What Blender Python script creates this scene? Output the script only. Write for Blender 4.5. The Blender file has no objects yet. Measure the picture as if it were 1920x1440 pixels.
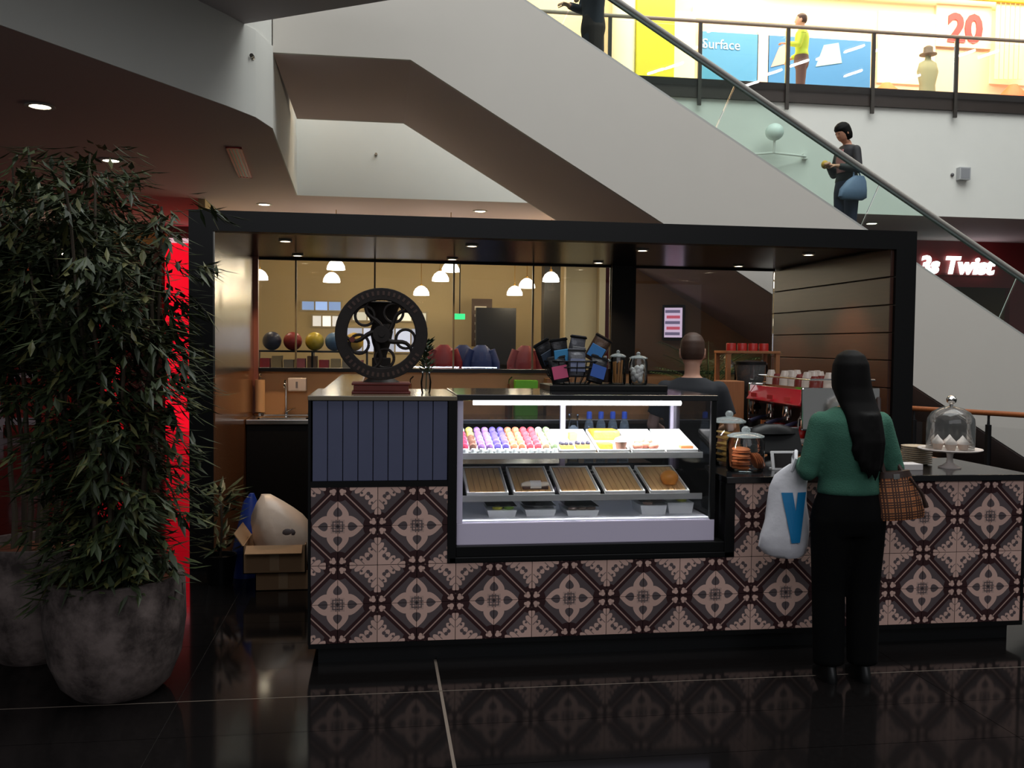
import bpy, bmesh, math, random
from mathutils import Vector, Matrix
random.seed(7)
PI = math.pi
sc = bpy.context.scene
COL = sc.collection

# ------------------------------------------------------------------ camera
F_PX = 1750.0
YAW, PITCH, ROLL = math.radians(8.14), math.radians(-2.32), math.radians(0.62)
CAM = Vector((0.201, -4.77, 1.637))
_f = Vector((math.sin(YAW)*math.cos(PITCH), math.cos(YAW)*math.cos(PITCH), math.sin(PITCH)))
_r0 = Vector((math.cos(YAW), -math.sin(YAW), 0)); _u0 = _r0.cross(_f)
_r = math.cos(ROLL)*_r0 + math.sin(ROLL)*_u0
_u = -math.sin(ROLL)*_r0 + math.cos(ROLL)*_u0
cam_d = bpy.data.cameras.new('camera'); cam_d.sensor_width = 36; cam_d.lens = F_PX/1920*36
cam_d.clip_end = 200
cam = bpy.data.objects.new('camera', cam_d); COL.objects.link(cam)
cam.matrix_world = Matrix(((_r.x, _u.x, -_f.x, CAM.x), (_r.y, _u.y, -_f.y, CAM.y), (_r.z, _u.z, -_f.z, CAM.z), (0, 0, 0, 1)))
sc.camera = cam
def ray(px, py): return _f*F_PX + _r*(px-960) - _u*(py-720)
def at_y(px, py, Y): d = ray(px, py); return CAM + d*((Y-CAM.y)/d.y)
def at_z(px, py, Z): d = ray(px, py); return CAM + d*((Z-CAM.z)/d.z)

# ------------------------------------------------------------------ world, big lights, exposure
sc.view_settings.view_transform = 'Standard'; sc.view_settings.look = 'None'
sc.view_settings.gamma = 1.0; sc.view_settings.use_curve_mapping = False
sc.view_settings.exposure = 0.0
w = bpy.data.worlds.new('mall_air'); sc.world = w; w.use_nodes = True
w.node_tree.nodes['Background'].inputs[0].default_value = (0.75, 0.78, 0.8, 1)
w.node_tree.nodes['Background'].inputs[1].default_value = 0.15

def area(name, loc, aim, sx, sy, power, color=(1, 1, 1), spread=None):
    l = bpy.data.lights.new(name, 'AREA'); l.shape = 'RECTANGLE'; l.size = sx; l.size_y = sy
    l.energy = power; l.color = color
    if spread: l.spread = spread
    o = bpy.data.objects.new(name, l); COL.objects.link(o); o.location = loc
    o.rotation_euler = (Vector(aim)-Vector(loc)).to_track_quat('-Z', 'Y').to_euler()
    return o
def spot(name, loc, aim, power, color, angle=80, blend=.6, rad=.03):
    l = bpy.data.lights.new(name, 'SPOT'); l.energy = power; l.color = color
    l.spot_size = math.radians(angle); l.spot_blend = blend; l.shadow_soft_size = rad
    o = bpy.data.objects.new(name, l); COL.objects.link(o); o.location = loc
    o.rotation_euler = (Vector(aim)-Vector(loc)).to_track_quat('-Z', 'Y').to_euler()
    return o
WARM = (1.0, .72, .42)
area('atrium_skylight_offscreen', (5.0, 1.0, 15.0), (4.5, 2.5, 0), 16, 10, 2250, (.97, 1, .98))
area('entrance_glazing_offscreen', (0.5, -11.5, 7.2), (1.6, 0.5, 0.8), 14, 4, 290, (.94, .95, 1))
area('upper_gallery_lamps_offscreen', (8.5, 11.0, 9.3), (8.5, 12.5, 6.4), 13, 1.2, 850, (1, .84, .62))

# ------------------------------------------------------------------ materials
def lin(c):
    c /= 255.0
    return c/12.92 if c <= .04045 else ((c+.055)/1.055)**2.4
def S(r, g, b): return (lin(r), lin(g), lin(b), 1)
_mats = {}
def mat(name, col, rough=.5, metal=0.0, spec=.5, noise=0.0, nscale=20, emit=None, estr=0.0, bump=0.0, bscale=60, trans=0.0, coat=0.0, alpha=1.0):
    if name in _mats: return _mats[name]
    m = bpy.data.materials.new(name); m.use_nodes = True; nt = m.node_tree; b = nt.nodes['Principled BSDF']
    b.inputs['Base Color'].default_value = col; b.inputs['Roughness'].default_value = rough
    b.inputs['Metallic'].default_value = metal; b.inputs['Specular IOR Level'].default_value = spec
    b.inputs['Transmission Weight'].default_value = trans; b.inputs['Coat Weight'].default_value = coat
    b.inputs['Alpha'].default_value = alpha
    if emit: b.inputs['Emission Color'].default_value = emit; b.inputs['Emission Strength'].default_value = estr
    if noise or bump:
        tc = nt.nodes.new('ShaderNodeTexCoord')
    if noise:
        n = nt.nodes.new('ShaderNodeTexNoise'); n.inputs['Scale'].default_value = nscale; n.inputs['Detail'].default_value = 5
        nt.links.new(tc.outputs['Object'], n.inputs['Vector'])
        mx = nt.nodes.new('ShaderNodeMix'); mx.data_type = 'RGBA'
        mx.inputs[6].default_value = tuple(c*(1-noise) for c in col[:3])+(1,)
        mx.inputs[7].default_value = tuple(min(1, c*(1+noise)) for c in col[:3])+(1,)
        nt.links.new(n.outputs['Fac'], mx.inputs[0]); nt.links.new(mx.outputs[2], b.inputs['Base Color'])
    if bump:
        n2 = nt.nodes.new('ShaderNodeTexNoise'); n2.inputs['Scale'].default_value = bscale; n2.inputs['Detail'].default_value = 4
        nt.links.new(tc.outputs['Object'], n2.inputs['Vector'])
        bp = nt.nodes.new('ShaderNodeBump'); bp.inputs['Strength'].default_value = bump; bp.inputs['Distance'].default_value = .01
        nt.links.new(n2.outputs['Fac'], bp.inputs['Height']); nt.links.new(bp.outputs['Normal'], b.inputs['Normal'])
    _mats[name] = m
    return m
def glow(name, col, strength): return mat(name, (0, 0, 0, 1), .5, emit=col, estr=strength)
def pane_mat(name, tint=(1, 1, 1, 1), ior=1.5, rough=0.0, milk=0.0):
    """thin sheet of glass: clear with a mirror film that grows with the angle"""
    if name in _mats: return _mats[name]
    m = bpy.data.materials.new(name); m.use_nodes = True; nt = m.node_tree; nt.nodes.clear()
    out = nt.nodes.new('ShaderNodeOutputMaterial'); tr = nt.nodes.new('ShaderNodeBsdfTransparent'); gl = nt.nodes.new('ShaderNodeBsdfGlossy')
    fr = nt.nodes.new('ShaderNodeFresnel'); mx = nt.nodes.new('ShaderNodeMixShader')
    tr.inputs[0].default_value = tint; gl.inputs['Roughness'].default_value = rough; fr.inputs[0].default_value = ior
    nt.links.new(fr.outputs[0], mx.inputs[0]); nt.links.new(tr.outputs[0], mx.inputs[1]); nt.links.new(gl.outputs[0], mx.inputs[2])
    last = mx
    if milk:
        df = nt.nodes.new('ShaderNodeBsdfDiffuse'); df.inputs[0].default_value = (.8, .85, .85, 1)
        m2 = nt.nodes.new('ShaderNodeMixShader'); m2.inputs[0].default_value = milk
        nt.links.new(mx.outputs[0], m2.inputs[1]); nt.links.new(df.outputs[0], m2.inputs[2]); last = m2
    nt.links.new(last.outputs[0], out.inputs[0]); _mats[name] = m
    return m
def wood_mat(name, c1, c2, scale=6, rough=.4, axis='X', stretch=12):
    if name in _mats: return _mats[name]
    m = mat(name, c1, rough); nt = m.node_tree; b = nt.nodes['Principled BSDF']
    tc = nt.nodes.new('ShaderNodeTexCoord'); mp = nt.nodes.new('ShaderNodeMapping'); n = nt.nodes.new('ShaderNodeTexNoise')
    s = [stretch]*3; s['XYZ'.index(axis)] = 1; mp.inputs['Scale'].default_value = s
    n.inputs['Scale'].default_value = scale; n.inputs['Detail'].default_value = 6
    mx = nt.nodes.new('ShaderNodeMix'); mx.data_type = 'RGBA'; mx.inputs[6].default_value = c1; mx.inputs[7].default_value = c2
    nt.links.new(tc.outputs['Object'], mp.inputs[0]); nt.links.new(mp.outputs[0], n.inputs['Vector'])
    nt.links.new(n.outputs['Fac'], mx.inputs[0]); nt.links.new(mx.outputs[2], b.inputs['Base Color'])
    return m

class X:
    """tiny arithmetic on shader sockets"""
    nt = None
    def __init__(s, v): s.v = v
    def op(s, o, t, *more):
        n = X.nt.nodes.new('ShaderNodeMath'); n.operation = o
        for k, a in enumerate((s,)+((t,) if t is not None else ())+more):
            a = a.v if isinstance(a, X) else a
            if isinstance(a, (int, float)): n.inputs[k].default_value = a
            else: X.nt.links.new(a, n.inputs[k])
        return X(n.outputs[0])
    def __add__(s, t): return s.op('ADD', t)
    def __sub__(s, t): return s.op('SUBTRACT', t)
    def __rsub__(s, t): return X(t).op('SUBTRACT', s)
    def __mul__(s, t): return s.op('MULTIPLY', t)
    def __truediv__(s, t): return s.op('DIVIDE', t)
    def __lt__(s, t): return s.op('LESS_THAN', t)
    def __gt__(s, t): return s.op('GREATER_THAN', t)
    def abs(s): return s.op('ABSOLUTE', None)
    def max(s, t): return s.op('MAXIMUM', t)
    def min(s, t): return s.op('MINIMUM', t)
    def sqrt(s): return s.max(0.0).op('SQRT', None)
    def cos(s): return s.op('COSINE', None)
    def pp(s, t): return s.op('PINGPONG', t)
def tile_material():
    m = mat('encaustic_tile', (0.1, .1, .1, 1), .55, spec=.3); nt = m.node_tree; X.nt = nt; b = nt.nodes['Principled BSDF']
    g = nt.nodes.new('ShaderNodeNewGeometry'); sp = nt.nodes.new('ShaderNodeSeparateXYZ'); nt.links.new(g.outputs['Position'], sp.inputs[0])
    u = (X(sp.outputs[0])/.4).pp(.5); v = ((X(sp.outputs[2])-.315)/.4).pp(.5)
    a, bb = u.max(v), u.min(v)
    d = u+v-.5
    # flower: four petals along the axes
    t = (a-.055)/.27; petal = bb < t.sqrt()*(1-t).max(0.0)*.355
    t2 = (a-.125)/.125; tear = bb < t2.sqrt()*(1-t2).max(0.0)*.145
    vein = (bb < .003)*(a > .24)
    core = a < .088
    coreline = ((bb-.02).abs() < .006).max((a-.06).abs() < .007).max((a+bb < .035))
    flower = petal*(1-tear.max(vein)) .max(0.0)
    flower = flower*(1-core) + core*(1-coreline)*.75
    # leaf rosette
    p = 0.5-u; q = 0.5-v
    a2, b2 = p.max(q), p.min(q); s = a2+b2; mm = a2-b2
    edge = (mm*31.0).cos().abs()*.055 + .255 + mm*.25
    leaf = s < edge
    hole = ((a2-.118)*(a2-.118)+(b2-.085)*(b2-.085)) < .00062
    hole = hole.max(((a2-.20)*(a2-.20)+(b2-.075)*(b2-.075)) < .00022)
    notch = ((mm-.055).abs() < .007)*(s > .2); notch = notch.max(((mm-.15).abs() < .008)*(s > .18)).max(((mm-.25).abs() < .006)*(s > .26))
    notch = notch.max(b2 < .004)
    leaf = leaf*(1-hole.max(notch*.8))
    infl = d < 0.0
    fig = flower*infl + leaf*(1-infl)
    # corner clover and border line
    vx, vz = 0.5-a, bb
    def disc(cx, cz, r): return ((vx-cx)*(vx-cx)+(vz-cz)*(vz-cz)) < r*r
    clover = disc(.05, .05, .03).max(disc(.083, .052, .021)).max(disc(.052, .083, .021))
    line = (d.abs() < .011)*((vx+vz) > .16)
    fig = fig.max(clover).max(line*.72)
    band = (d.abs() < .07).max((vx*vx+vz*vz) < .034)
    def mix(fac, c1, c2):
        n = nt.nodes.new('ShaderNodeMix'); n.data_type = 'RGBA'
        nt.links.new(fac.v, n.inputs[0])
        for k, c in ((6, c1), (7, c2)):
            if isinstance(c, tuple): n.inputs[k].default_value = c
            else: nt.links.new(c, n.inputs[k])
        return n.outputs[2]
    ground = mix(band, S(96, 84, 86), S(58, 33, 35))
    full = mix(fig, ground, S(218, 180, 167))
    oi = nt.nodes.new('ShaderNodeObjectInfo'); hs = nt.nodes.new('ShaderNodeHueSaturation')
    val = X(oi.outputs['Random'])*.16+.92
    nt.links.new(val.v, hs.inputs['Value']); nt.links.new(full, hs.inputs['Color']); nt.links.new(hs.outputs[0], b.inputs['Base Color'])
    return m

# ------------------------------------------------------------------ mesh builder
class MB:
    def __init__(s): s.v = []; s.f = []; s.m = []; s.mi = 0
    def add(s, vs, fs):
        o = len(s.v); s.v += [Vector(p) for p in vs]
        for f in fs: s.f.append([o+i for i in f]); s.m.append(s.mi)
        return s
    def box(s, x0, x1, y0, y1, z0, z1):
        return s.add([(x0, y0, z0), (x1, y0, z0), (x1, y1, z0), (x0, y1, z0), (x0, y0, z1), (x1, y0, z1), (x1, y1, z1), (x0, y1, z1)],
                     [(3, 2, 1, 0), (4, 5, 6, 7), (0, 1, 5, 4), (1, 2, 6, 5), (2, 3, 7, 6), (3, 0, 4, 7)])
    def prism(s, poly, lo, hi, axis='Z'):
        n = len(poly)
        def P(a, b, t): return (a, b, t) if axis == 'Z' else ((a, t, b) if axis == 'Y' else (t, a, b))
        vs = [P(a, b, lo) for a, b in poly]+[P(a, b, hi) for a, b in poly]
        fs = [list(range(n))[::-1], list(range(n, 2*n))]+[(i, (i+1) % n, n+(i+1) % n, n+i) for i in range(n)]
        return s.add(vs, fs)
    def loft(s, rings, n=16, caps=True):
        """rings: (centre, half axis a, half axis b)"""
        vs = []
        for c, ax, ay in rings:
            c, ax, ay = Vector(c), Vector(ax), Vector(ay)
            vs += [c+ax*math.cos(2*PI*i/n)+ay*math.sin(2*PI*i/n) for i in range(n)]
        fs = [(k*n+i, k*n+(i+1) % n, (k+1)*n+(i+1) % n, (k+1)*n+i) for k in range(len(rings)-1) for i in range(n)]
        if caps: fs += [tuple(range(n))[::-1], tuple(range((len(rings)-1)*n, len(rings)*n))]
        return s.add(vs, fs)
    def rings(s, lst, n=16, caps=True):
        """lst: (x, y, z, rx, ry) level rings"""
        return s.loft([((x, y, z), (rx, 0, 0), (0, ry, 0)) for x, y, z, rx, ry in lst], n, caps)
    def lathe(s, prof, n=24, c=(0, 0, 0), caps=True):
        return s.rings([(c[0], c[1], c[2]+z, max(r, .0005), max(r, .0005)) for r, z in prof], n, caps)
    def tube(s, pts, r, n=8, caps=True):
        pts = [Vector(p) for p in pts]; R = r if isinstance(r, (list, tuple)) else [r]*len(pts)
        rg = []; prev = None
        for i, p in enumerate(pts):
            t = (pts[min(i+1, len(pts)-1)]-pts[max(i-1, 0)]).normalized()
            a = prev if prev is not None else (Vector((0, 0, 1)) if abs(t.z) < .9 else Vector((1, 0, 0)))
            a = (a-t*a.dot(t)).normalized(); b = t.cross(a); prev = a
            rg.append((p, a*R[i], b*R[i]))
        return s.loft(rg, n, caps)
    def ball(s, c, rx, ry=None, rz=None, n=16, m=9):
        ry = rx if ry is None else ry; rz = rx if rz is None else rz
        return s.rings([(c[0], c[1], c[2]-rz*math.cos(PI*k/m), max(rx*math.sin(PI*k/m), rx*.02), max(ry*math.sin(PI*k/m), ry*.02)) for k in range(m+1)], n)
    def disc_y(s, c, r, y0, y1, n=20): return s.loft([((c[0], y0, c[1]), (r, 0, 0), (0, 0, r)), ((c[0], y1, c[1]), (r, 0, 0), (0, 0, r))], n)
    def xf(s, M):
        s.v = [M @ p for p in s.v]; return s
    def mesh(s, name, mats, smooth=False, bevel=0.0, fix=True):
        me = bpy.data.meshes.new(name); me.from_pydata([tuple(p) for p in s.v], [], s.f)
        mats = mats if isinstance(mats, (list, tuple)) else [mats]
        for m in mats: me.materials.append(m)
        for p, i in zip(me.polygons, s.m): p.material_index = min(i, len(mats)-1)
        if fix or bevel:
            bm = bmesh.new(); bm.from_mesh(me)
            bmesh.ops.recalc_face_normals(bm, faces=bm.faces)
            if bevel: bmesh.ops.bevel(bm, geom=[e for e in bm.edges if len(e.link_faces) == 2 and e.calc_face_angle(0) > .6], offset=bevel, segments=2, affect='EDGES', profile=.6, clamp_overlap=True)
            bm.to_mesh(me); bm.free()
        if smooth:
            me.polygons.foreach_set('use_smooth', [True]*len(me.polygons))
            me.set_sharp_from_angle(angle=.75)
        me.update(); return me
def fuse(mb, voxel=.012, it=4):
    """melt overlapping solids into one continuous skin"""
    me = mb.mesh('tmp', mat('plain', (.5, .5, .5, 1))); o = bpy.data.objects.new('tmp', me); COL.objects.link(o)
    r = o.modifiers.new('r', 'REMESH'); r.mode = 'VOXEL'; r.voxel_size = voxel
    sm = o.modifiers.new('s', 'SMOOTH'); sm.iterations = it; sm.factor = .5
    dg = bpy.context.evaluated_depsgraph_get(); out = bpy.data.meshes.new_from_object(o.evaluated_get(dg))
    bpy.data.objects.remove(o); out.polygons.foreach_set('use_smooth', [True]*len(out.polygons)); out.materials.clear()
    return out
def link(name, me, parent=None):
    o = bpy.data.objects.new(name, me); COL.objects.link(o)
    if parent is not None: o.parent = parent
    return o
def origin(o):
    p = Vector()
    while o is not None: p += o.location; o = o.parent
    return p
def tag(o, label, cat, group=None):
    o['label'] = label; o['category'] = cat
    if group: o['group'] = group
    return o
def thing(name, label, cat, loc=(0, 0, 0), rz=0.0, group=None):
    o = link(name, None); o.location = loc; o.rotation_euler = (0, 0, rz); o.empty_display_size = .1
    return tag(o, label, cat, group)
def part(name, mb, m, parent, smooth=False, bevel=0.0, world=False, label=None):
    if world: mb.xf(Matrix.Translation(-origin(parent)))
    me = mb if isinstance(mb, bpy.types.Mesh) else mb.mesh(name, m, smooth, bevel)
    if isinstance(mb, bpy.types.Mesh): me.materials.clear(); me.materials.append(m)
    o = link(name, me, parent)
    if label: o['label'] = label
    return o
def solo(name, mb, m, label, cat, group=None, smooth=False, bevel=0.0):
    xs = [p.x for p in mb.v]; ys = [p.y for p in mb.v]; zs = [p.z for p in mb.v]
    c = Vector(((min(xs)+max(xs))/2, (min(ys)+max(ys))/2, min(zs)))
    mb.xf(Matrix.Translation(-c)); o = link(name, mb.mesh(name, m, smooth, bevel)); o.location = c
    return tag(o, label, cat, group)
def struct(name, mb, m, parent=None, smooth=False):
    o = link(name, mb.mesh(name, m, smooth) if mb else None, parent)
    if parent is None: o['kind'] = 'structure'
    return o
def copy_tree(o, parent=None):
    c = o.copy(); COL.objects.link(c); c.parent = parent
    for ch in list(o.children): copy_tree(ch, c)
    return c
def text_mesh(txt, size, m, extrude=.01, align='CENTER', bold=0.0, shear=0.0):
    cu = bpy.data.curves.new('t', 'FONT'); cu.body = txt; cu.size = size; cu.extrude = extrude; cu.align_x = align; cu.offset = bold; cu.shear = shear
    cu.resolution_u = 3
    o = bpy.data.objects.new('t', cu); COL.objects.link(o)
    dg = bpy.context.evaluated_depsgraph_get(); me = bpy.data.meshes.new_from_object(o.evaluated_get(dg)); bpy.data.objects.remove(o)
    me.materials.clear(); me.materials.append(m); return me
# ------------------------------------------------------------------ palette
M_floor = mat('black_granite', S(18, 16, 16), .085, spec=.24, noise=.35, nscale=40)
M_grout = mat('floor_joint', S(46, 42, 40), .5)
M_white = mat('white_plaster', S(226, 226, 220), .75, noise=.02, nscale=4)
M_clad = mat('escalator_cladding', S(214, 208, 200), .6, noise=.02, nscale=3)
M_soffit = mat('soffit_paint', S(214, 192, 190), .8)
M_dark_soffit = mat('dark_soffit_paint', S(190, 184, 188), .8)
M_black = mat('black_laminate', S(13, 13, 14), .4, spec=.3, noise=.1)
M_black_gloss = mat('black_gloss', S(14, 11, 10), .2, spec=.3)
M_steel = mat('brushed_steel', (.55, .52, .48, 1), .22, metal=1, noise=.1, nscale=8)
M_chrome = mat('polished_chrome', (.8, .78, .75, 1), .08, metal=1)
M_pane = pane_mat('clear_glass')
M_pane_green = pane_mat('green_tinted_glass', (.86, .95, .91, 1))
M_tan = mat('tan_panel', S(182, 138, 96), .6, noise=.05, nscale=3)
M_beige = mat('beige_wall', S(205, 185, 140), .8, noise=.03, nscale=2)
M_tile = tile_material()
M_led = glow('led_white', (1, .98, .95, 1), 9)
M_lamp = glow('downlight_glow', (1, .86, .62, 1), 14)
M_red_lit = mat('backlit_red_panel', S(200, 10, 30), .5, emit=S(255, 12, 40), estr=.85)

# ------------------------------------------------------------------ floor
fl = struct('floor', MB().box(-14, 27, -9, 20, -.12, -.004), M_grout)
PX, PY = 1.2, .4
X0, Y0 = .501-4*PX, -.407-13*PY
tile_me = MB().box(.0015, PX-.0015, .0015, PY-.0015, -.004, 0).mesh('floor_tile', M_floor)
for i in range(9):
    for j in range(32):
        o = link('floor_tile', tile_me, fl); o.location = (X0+i*PX+(.006 if i == 4 else 0), Y0+j*PY+(.0 if j != 13 else .002), random.uniform(-.0004, 0))
x1, y1 = X0+9*PX, Y0+32*PY
far = MB().box(-14, X0, -9, 20, -.004, 0).box(x1, 27, -9, 20, -.004, 0).box(X0, x1, -9, Y0, -.004, 0).box(X0, x1, y1, 20, -.004, 0)
link('far_paving', far.mesh('far_paving', M_floor), fl)['kind'] = 'stuff'
M_strip = mat('joint_strip', S(118, 106, 96), .4)
struct('trim_1', MB().box(.493, .507, -9, .04, -.003, .0008), M_strip)
struct('trim_2', MB().box(-8, 8, -.4092, -.4048, -.003, .0008), M_strip)

# ------------------------------------------------------------------ ground floor ceiling with its void, upper slab
ZC, FY = 3.8, 9.25
edge = [(-5.6, -3.1), (-2.387, 2.17), (-1.2, 4.12), (-.99, 4.52), (-.88, 4.97), (-.90, 5.6), (-1.0, FY)]
ce = MB().prism([(-14, -3.1)]+edge+[(-14, FY)], ZC, 4.62)
ceil = struct('ceiling', ce, M_soffit)
struct('ceiling.001', MB().box(-14, 27, FY, 20, ZC, 5.49), [M_soffit])
# the void's far fascia: bright plaster skin on the slab edge
struct('wall_far_fascia', MB().box(-1.0, 27, FY-.015, FY, ZC, 5.49), M_white)
# plaster skin on the curved left edge of the void
sk = MB()
inn = [(x+.014, y-.006) for x, y in edge[:-1]]+[(-.986, FY-.015)]
sk.prism(edge[:-1]+[(-1.0, FY-.015)]+inn[::-1], ZC, 4.62)
sk.prism([(-1.22, 4.16), edge[3], edge[4], edge[5], (-1.0, FY-.015), (-1.25, FY-.015), (-1.4, 4.3)], 4.615, 5.6)
struct('wall_left_fascia', sk, M_white)
rnd = [(.36, 3.46)] + [(.33+.16*math.sin(a), 3.28+.18*math.cos(a)) for a in (0.3, .8, 1.3, 1.8)]
struct('ceiling.002', MB().prism([(-14, -4.1), (-14, 5.5), (-1.25, 5.5), (-1.1, 4.38)]+rnd+[(.44, 3.0), (-3.6, -4.1)], 4.62, 5.2), M_dark_soffit)
# sprinkler heads on the plaster
for k, (px, py, Y) in enumerate(((488, 108, 4.3), (705, 290, FY-.02), (862, 255, None))):
    p = at_y(px, py, Y) if Y else at_z(px, py, 4.3)
    if Y is None: continue
    if k == 0: p = Vector((-1.0, 4.46, at_y(px, py, 4.46).z))
    mb = MB().disc_y((p.x, p.z), .022, p.y-.012, p.y+.03, 12).tube([p+Vector((0, -.01, 0)), p+Vector((0, -.05, 0))], .009).disc_y((p.x, p.z), .02, p.y-.056, p.y-.05, 10)
    solo('sprinkler_head', mb, M_steel, ('small sprinkler head on the curved plaster corner', 'small sprinkler head on the white fascia under the escalator')[k], 'sprinkler')

# recessed ceiling downlights
def downlight(loc, label, group, r=.075, power=0, mat_glow=None, angle=95, color=WARM):
    t = thing('ceiling_downlight', label, 'downlight', loc, group=group)
    part('trim_ring', MB().lathe([(r*.78, .0), (r*1.18, -.004), (r*1.2, -.012), (r*.86, -.014), (r*.78, -.006)], 20, caps=False), M_white, t, True)
    part('lamp', MB().lathe([(.002, -.004), (r*.8, -.004), (r*.8, -.010), (.002, -.012)], 20), mat_glow or M_lamp, t)
    if power: spot('downlight_beam', (loc[0], loc[1], loc[2]-.03), (loc[0], loc[1], 0), power, color, angle)
    return t
for k, (px, py) in enumerate(((75, 198), (208, 300))):
    p = at_z(px, py, ZC); downlight((p.x, p.y, ZC), 'bright round downlight in the dark ceiling above the potted trees', 'ceiling downlights above the potted trees', .11, 34)
for k, xx in enumerate((-1.57, 1.80, 8.51)):
    downlight((xx, 10.22, ZC), 'bright round downlight in the ceiling behind the kiosk', 'ceiling downlights behind the kiosk', .10, 26)
# linear air vent
v = thing('linear_air_vent', 'narrow slotted air vent in the ceiling, tinted red', 'vent', (at_z(450, 306, ZC).x, at_z(450, 306, ZC).y, ZC-.012))
v.rotation_euler.z = .07
part('vent_frame', MB().box(-.085, .085, -.95, -.9, -.002, .012).box(-.085, .085, .9, .95, -.002, .012).box(-.085, -.06, -.95, .95, -.002, .012).box(.06, .085, -.95, .95, -.002, .012), mat('vent_red', S(205, 34, 38), .5), v)
part('vent_backing', MB().box(-.062, .062, -.9, .9, .004, .012), M_black, v)
for k in range(3): part('vent_slat', MB().box(-.045+.04*k, -.025+.04*k, -.9, .9, -.001, .010), mat('vent_red', S(205, 34, 38), .5), v)

# ------------------------------------------------------------------ escalator
SL = .587
def zlow(x): return 4.566 - SL*(x-.51)
def ztop(x): return 5.243 - SL*(x-1.667)
esc = thing('escalator', 'long grey-clad escalator with glass sides rising behind the kiosk', 'escalator', (8.3, 6.4, 0))
xe = .51+4.566/SL; xt = 1.667+(5.243-.95)/SL; xl = 1.667-(6.0-5.243)/SL
prof = [(-.87, 4.566), (.51, 4.566), (xe, 0), (xt+1.6, 0), (xt+1.6, .95), (xt, .95), (xl, 6.0), (-.87, 6.0)]
part('near_cladding', MB().prism(prof, 5.0, 5.05, 'Y'), M_clad, esc, world=True)
part('far_cladding', MB().prism(prof, 7.75, 7.80, 'Y'), M_clad, esc, world=True)
part('underside', MB().prism([(-.87, 4.566), (.51, 4.566), (xe-.05, .02), (xe+.1, .02), (.53, 4.62), (-.87, 4.62)], 5.05, 7.75, 'Y'), M_soffit, esc, world=True)
part('landing_deck', MB().box(-.87, xl+.3, 5.05, 7.75, 5.70, 5.76), M_soffit, esc, world=True)
part('centre_deck', MB().prism([(xl, ztop(xl)-.1), (xt, ztop(xt)-.1), (xt, ztop(xt)-.06), (xl, ztop(xl)-.06)], 6.42, 7.75, 'Y'), M_clad, esc, world=True)
M_skirt = mat('escalator_skirt', S(105, 115, 112), .3, metal=.4)
def slope_strip(y0, y1, lo, hi, x0=xl, x1=xt): return MB().prism([(x0, ztop(x0)+lo), (x1, ztop(x1)+lo), (x1, ztop(x1)+hi), (x0, ztop(x0)+hi)], y0, y1, 'Y')
part('base_strip', slope_strip(5.02, 5.16, -.01, .035), mat('edge_trim', S(190, 190, 186), .35, metal=.3), esc, world=True)
part('near_skirting', slope_strip(5.16, 5.24, -.15, .07), M_skirt, esc, world=True)
part('far_skirting', slope_strip(6.36, 6.42, -.15, .16), M_skirt, esc, world=True)
nP = 5; xs = [xl+(xt-xl)*k/nP for k in range(nP+1)]
for k in range(nP):
    a, b = xs[k]+.006, xs[k+1]-.006
    lean = .33      # joints stand square to the slope
    part('glass_panel', MB().prism([(a, ztop(a)+.035), (b, ztop(b)+.035), (b+lean*.66, ztop(b+lean*.66)+.66), (a+lean*.66, ztop(a+lean*.66)+.66)], 5.09, 5.102, 'Y'), M_pane_green, esc, world=True)
M_rail = mat('rubber_handrail', S(150, 146, 140), .5)
def rail_pts(y, h): return [(xl-.4, y, ztop(xl)+h+.12), (xl, y, ztop(xl)+h)]+[(x, y, ztop(x)+h) for x in xs[1:]]+[(xt+.35, y, ztop(xt)+h-.12), (xt+.9, y, .95+h*.9)]
part('handrail', MB().tube(rail_pts(5.10, .70), .032, 10), M_rail, esc, True, world=True)
part('rail_channel', slope_strip(5.075, 5.118, .645, .668), M_skirt, esc, world=True)
xx = xl+.2
while xx < xt-.2:
    z = ztop(xx)-.34
    part('step', MB().box(xx-.0, xx+.41, 5.24, 6.36, z-.22, z), mat('escalator_step', S(70, 70, 72), .4, metal=.6), esc, world=True)
    xx += .4
part('step_truss', MB().prism([(xl, zlow(max(xl, .51))+.1), (xt, max(zlow(xt), 0)+.1), (xt, max(zlow(xt), 0)+.14), (xl, zlow(max(xl, .51))+.14)], 5.24, 6.36, 'Y'), M_soffit, esc, world=True)

# tan wall under the escalators with the wall-mounted screen
struct('wall_under_escalator', MB().prism([(3.62, 0), (8.2, 0), (8.2, .06), (3.62, zlow(3.62)-.005)], 7.62, 7.745, 'Y'), M_tan)
# ------------------------------------------------------------------ rear shop seen through the kiosk glass
struct('wall_rear_shop', MB().box(-2.5, 6.0, 13.9, 14.05, 0, ZC), M_beige)
struct('wall_rear_shop_left', MB().box(-2.5, -2.4, 9.9, 13.9, 0, ZC), M_beige)
struct('wall_rear_shop_right', MB().box(3.7, 3.8, 9.9, 13.9, 0, ZC), M_beige)
# mall wall, left
M_brown = mat('dark_brown_front', S(66, 40, 34), .6, noise=.1, nscale=2)
struct('wall_far_left', MB().box(-14, -3.75, 13.2, 13.4, 0, ZC), M_brown)
struct('wall_red_lit', MB().box(-3.69, -2.7, 13.15, 13.3, .0, 3.46), M_red_lit)
struct('wall_passage', MB().box(-3.75, -2.3, 13.4, 13.6, 0, ZC), M_brown)
# red shopfront, right
M_red = mat('dark_red_fascia', S(140, 22, 26), .5)
struct('wall_red_shop', MB().box(3.8, 27, 12.3, 12.45, 2.90, ZC).box(3.8, 10.4, 12.3, 12.45, 0, 2.90).box(12.65, 13.2, 12.3, 12.45, 0, 2.90), M_red)
struct('wall_red_shop_back', MB().box(9.2, 27, 14.8, 14.9, 0, ZC), mat('ochre_wall', S(170, 120, 60), .7))
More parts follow.
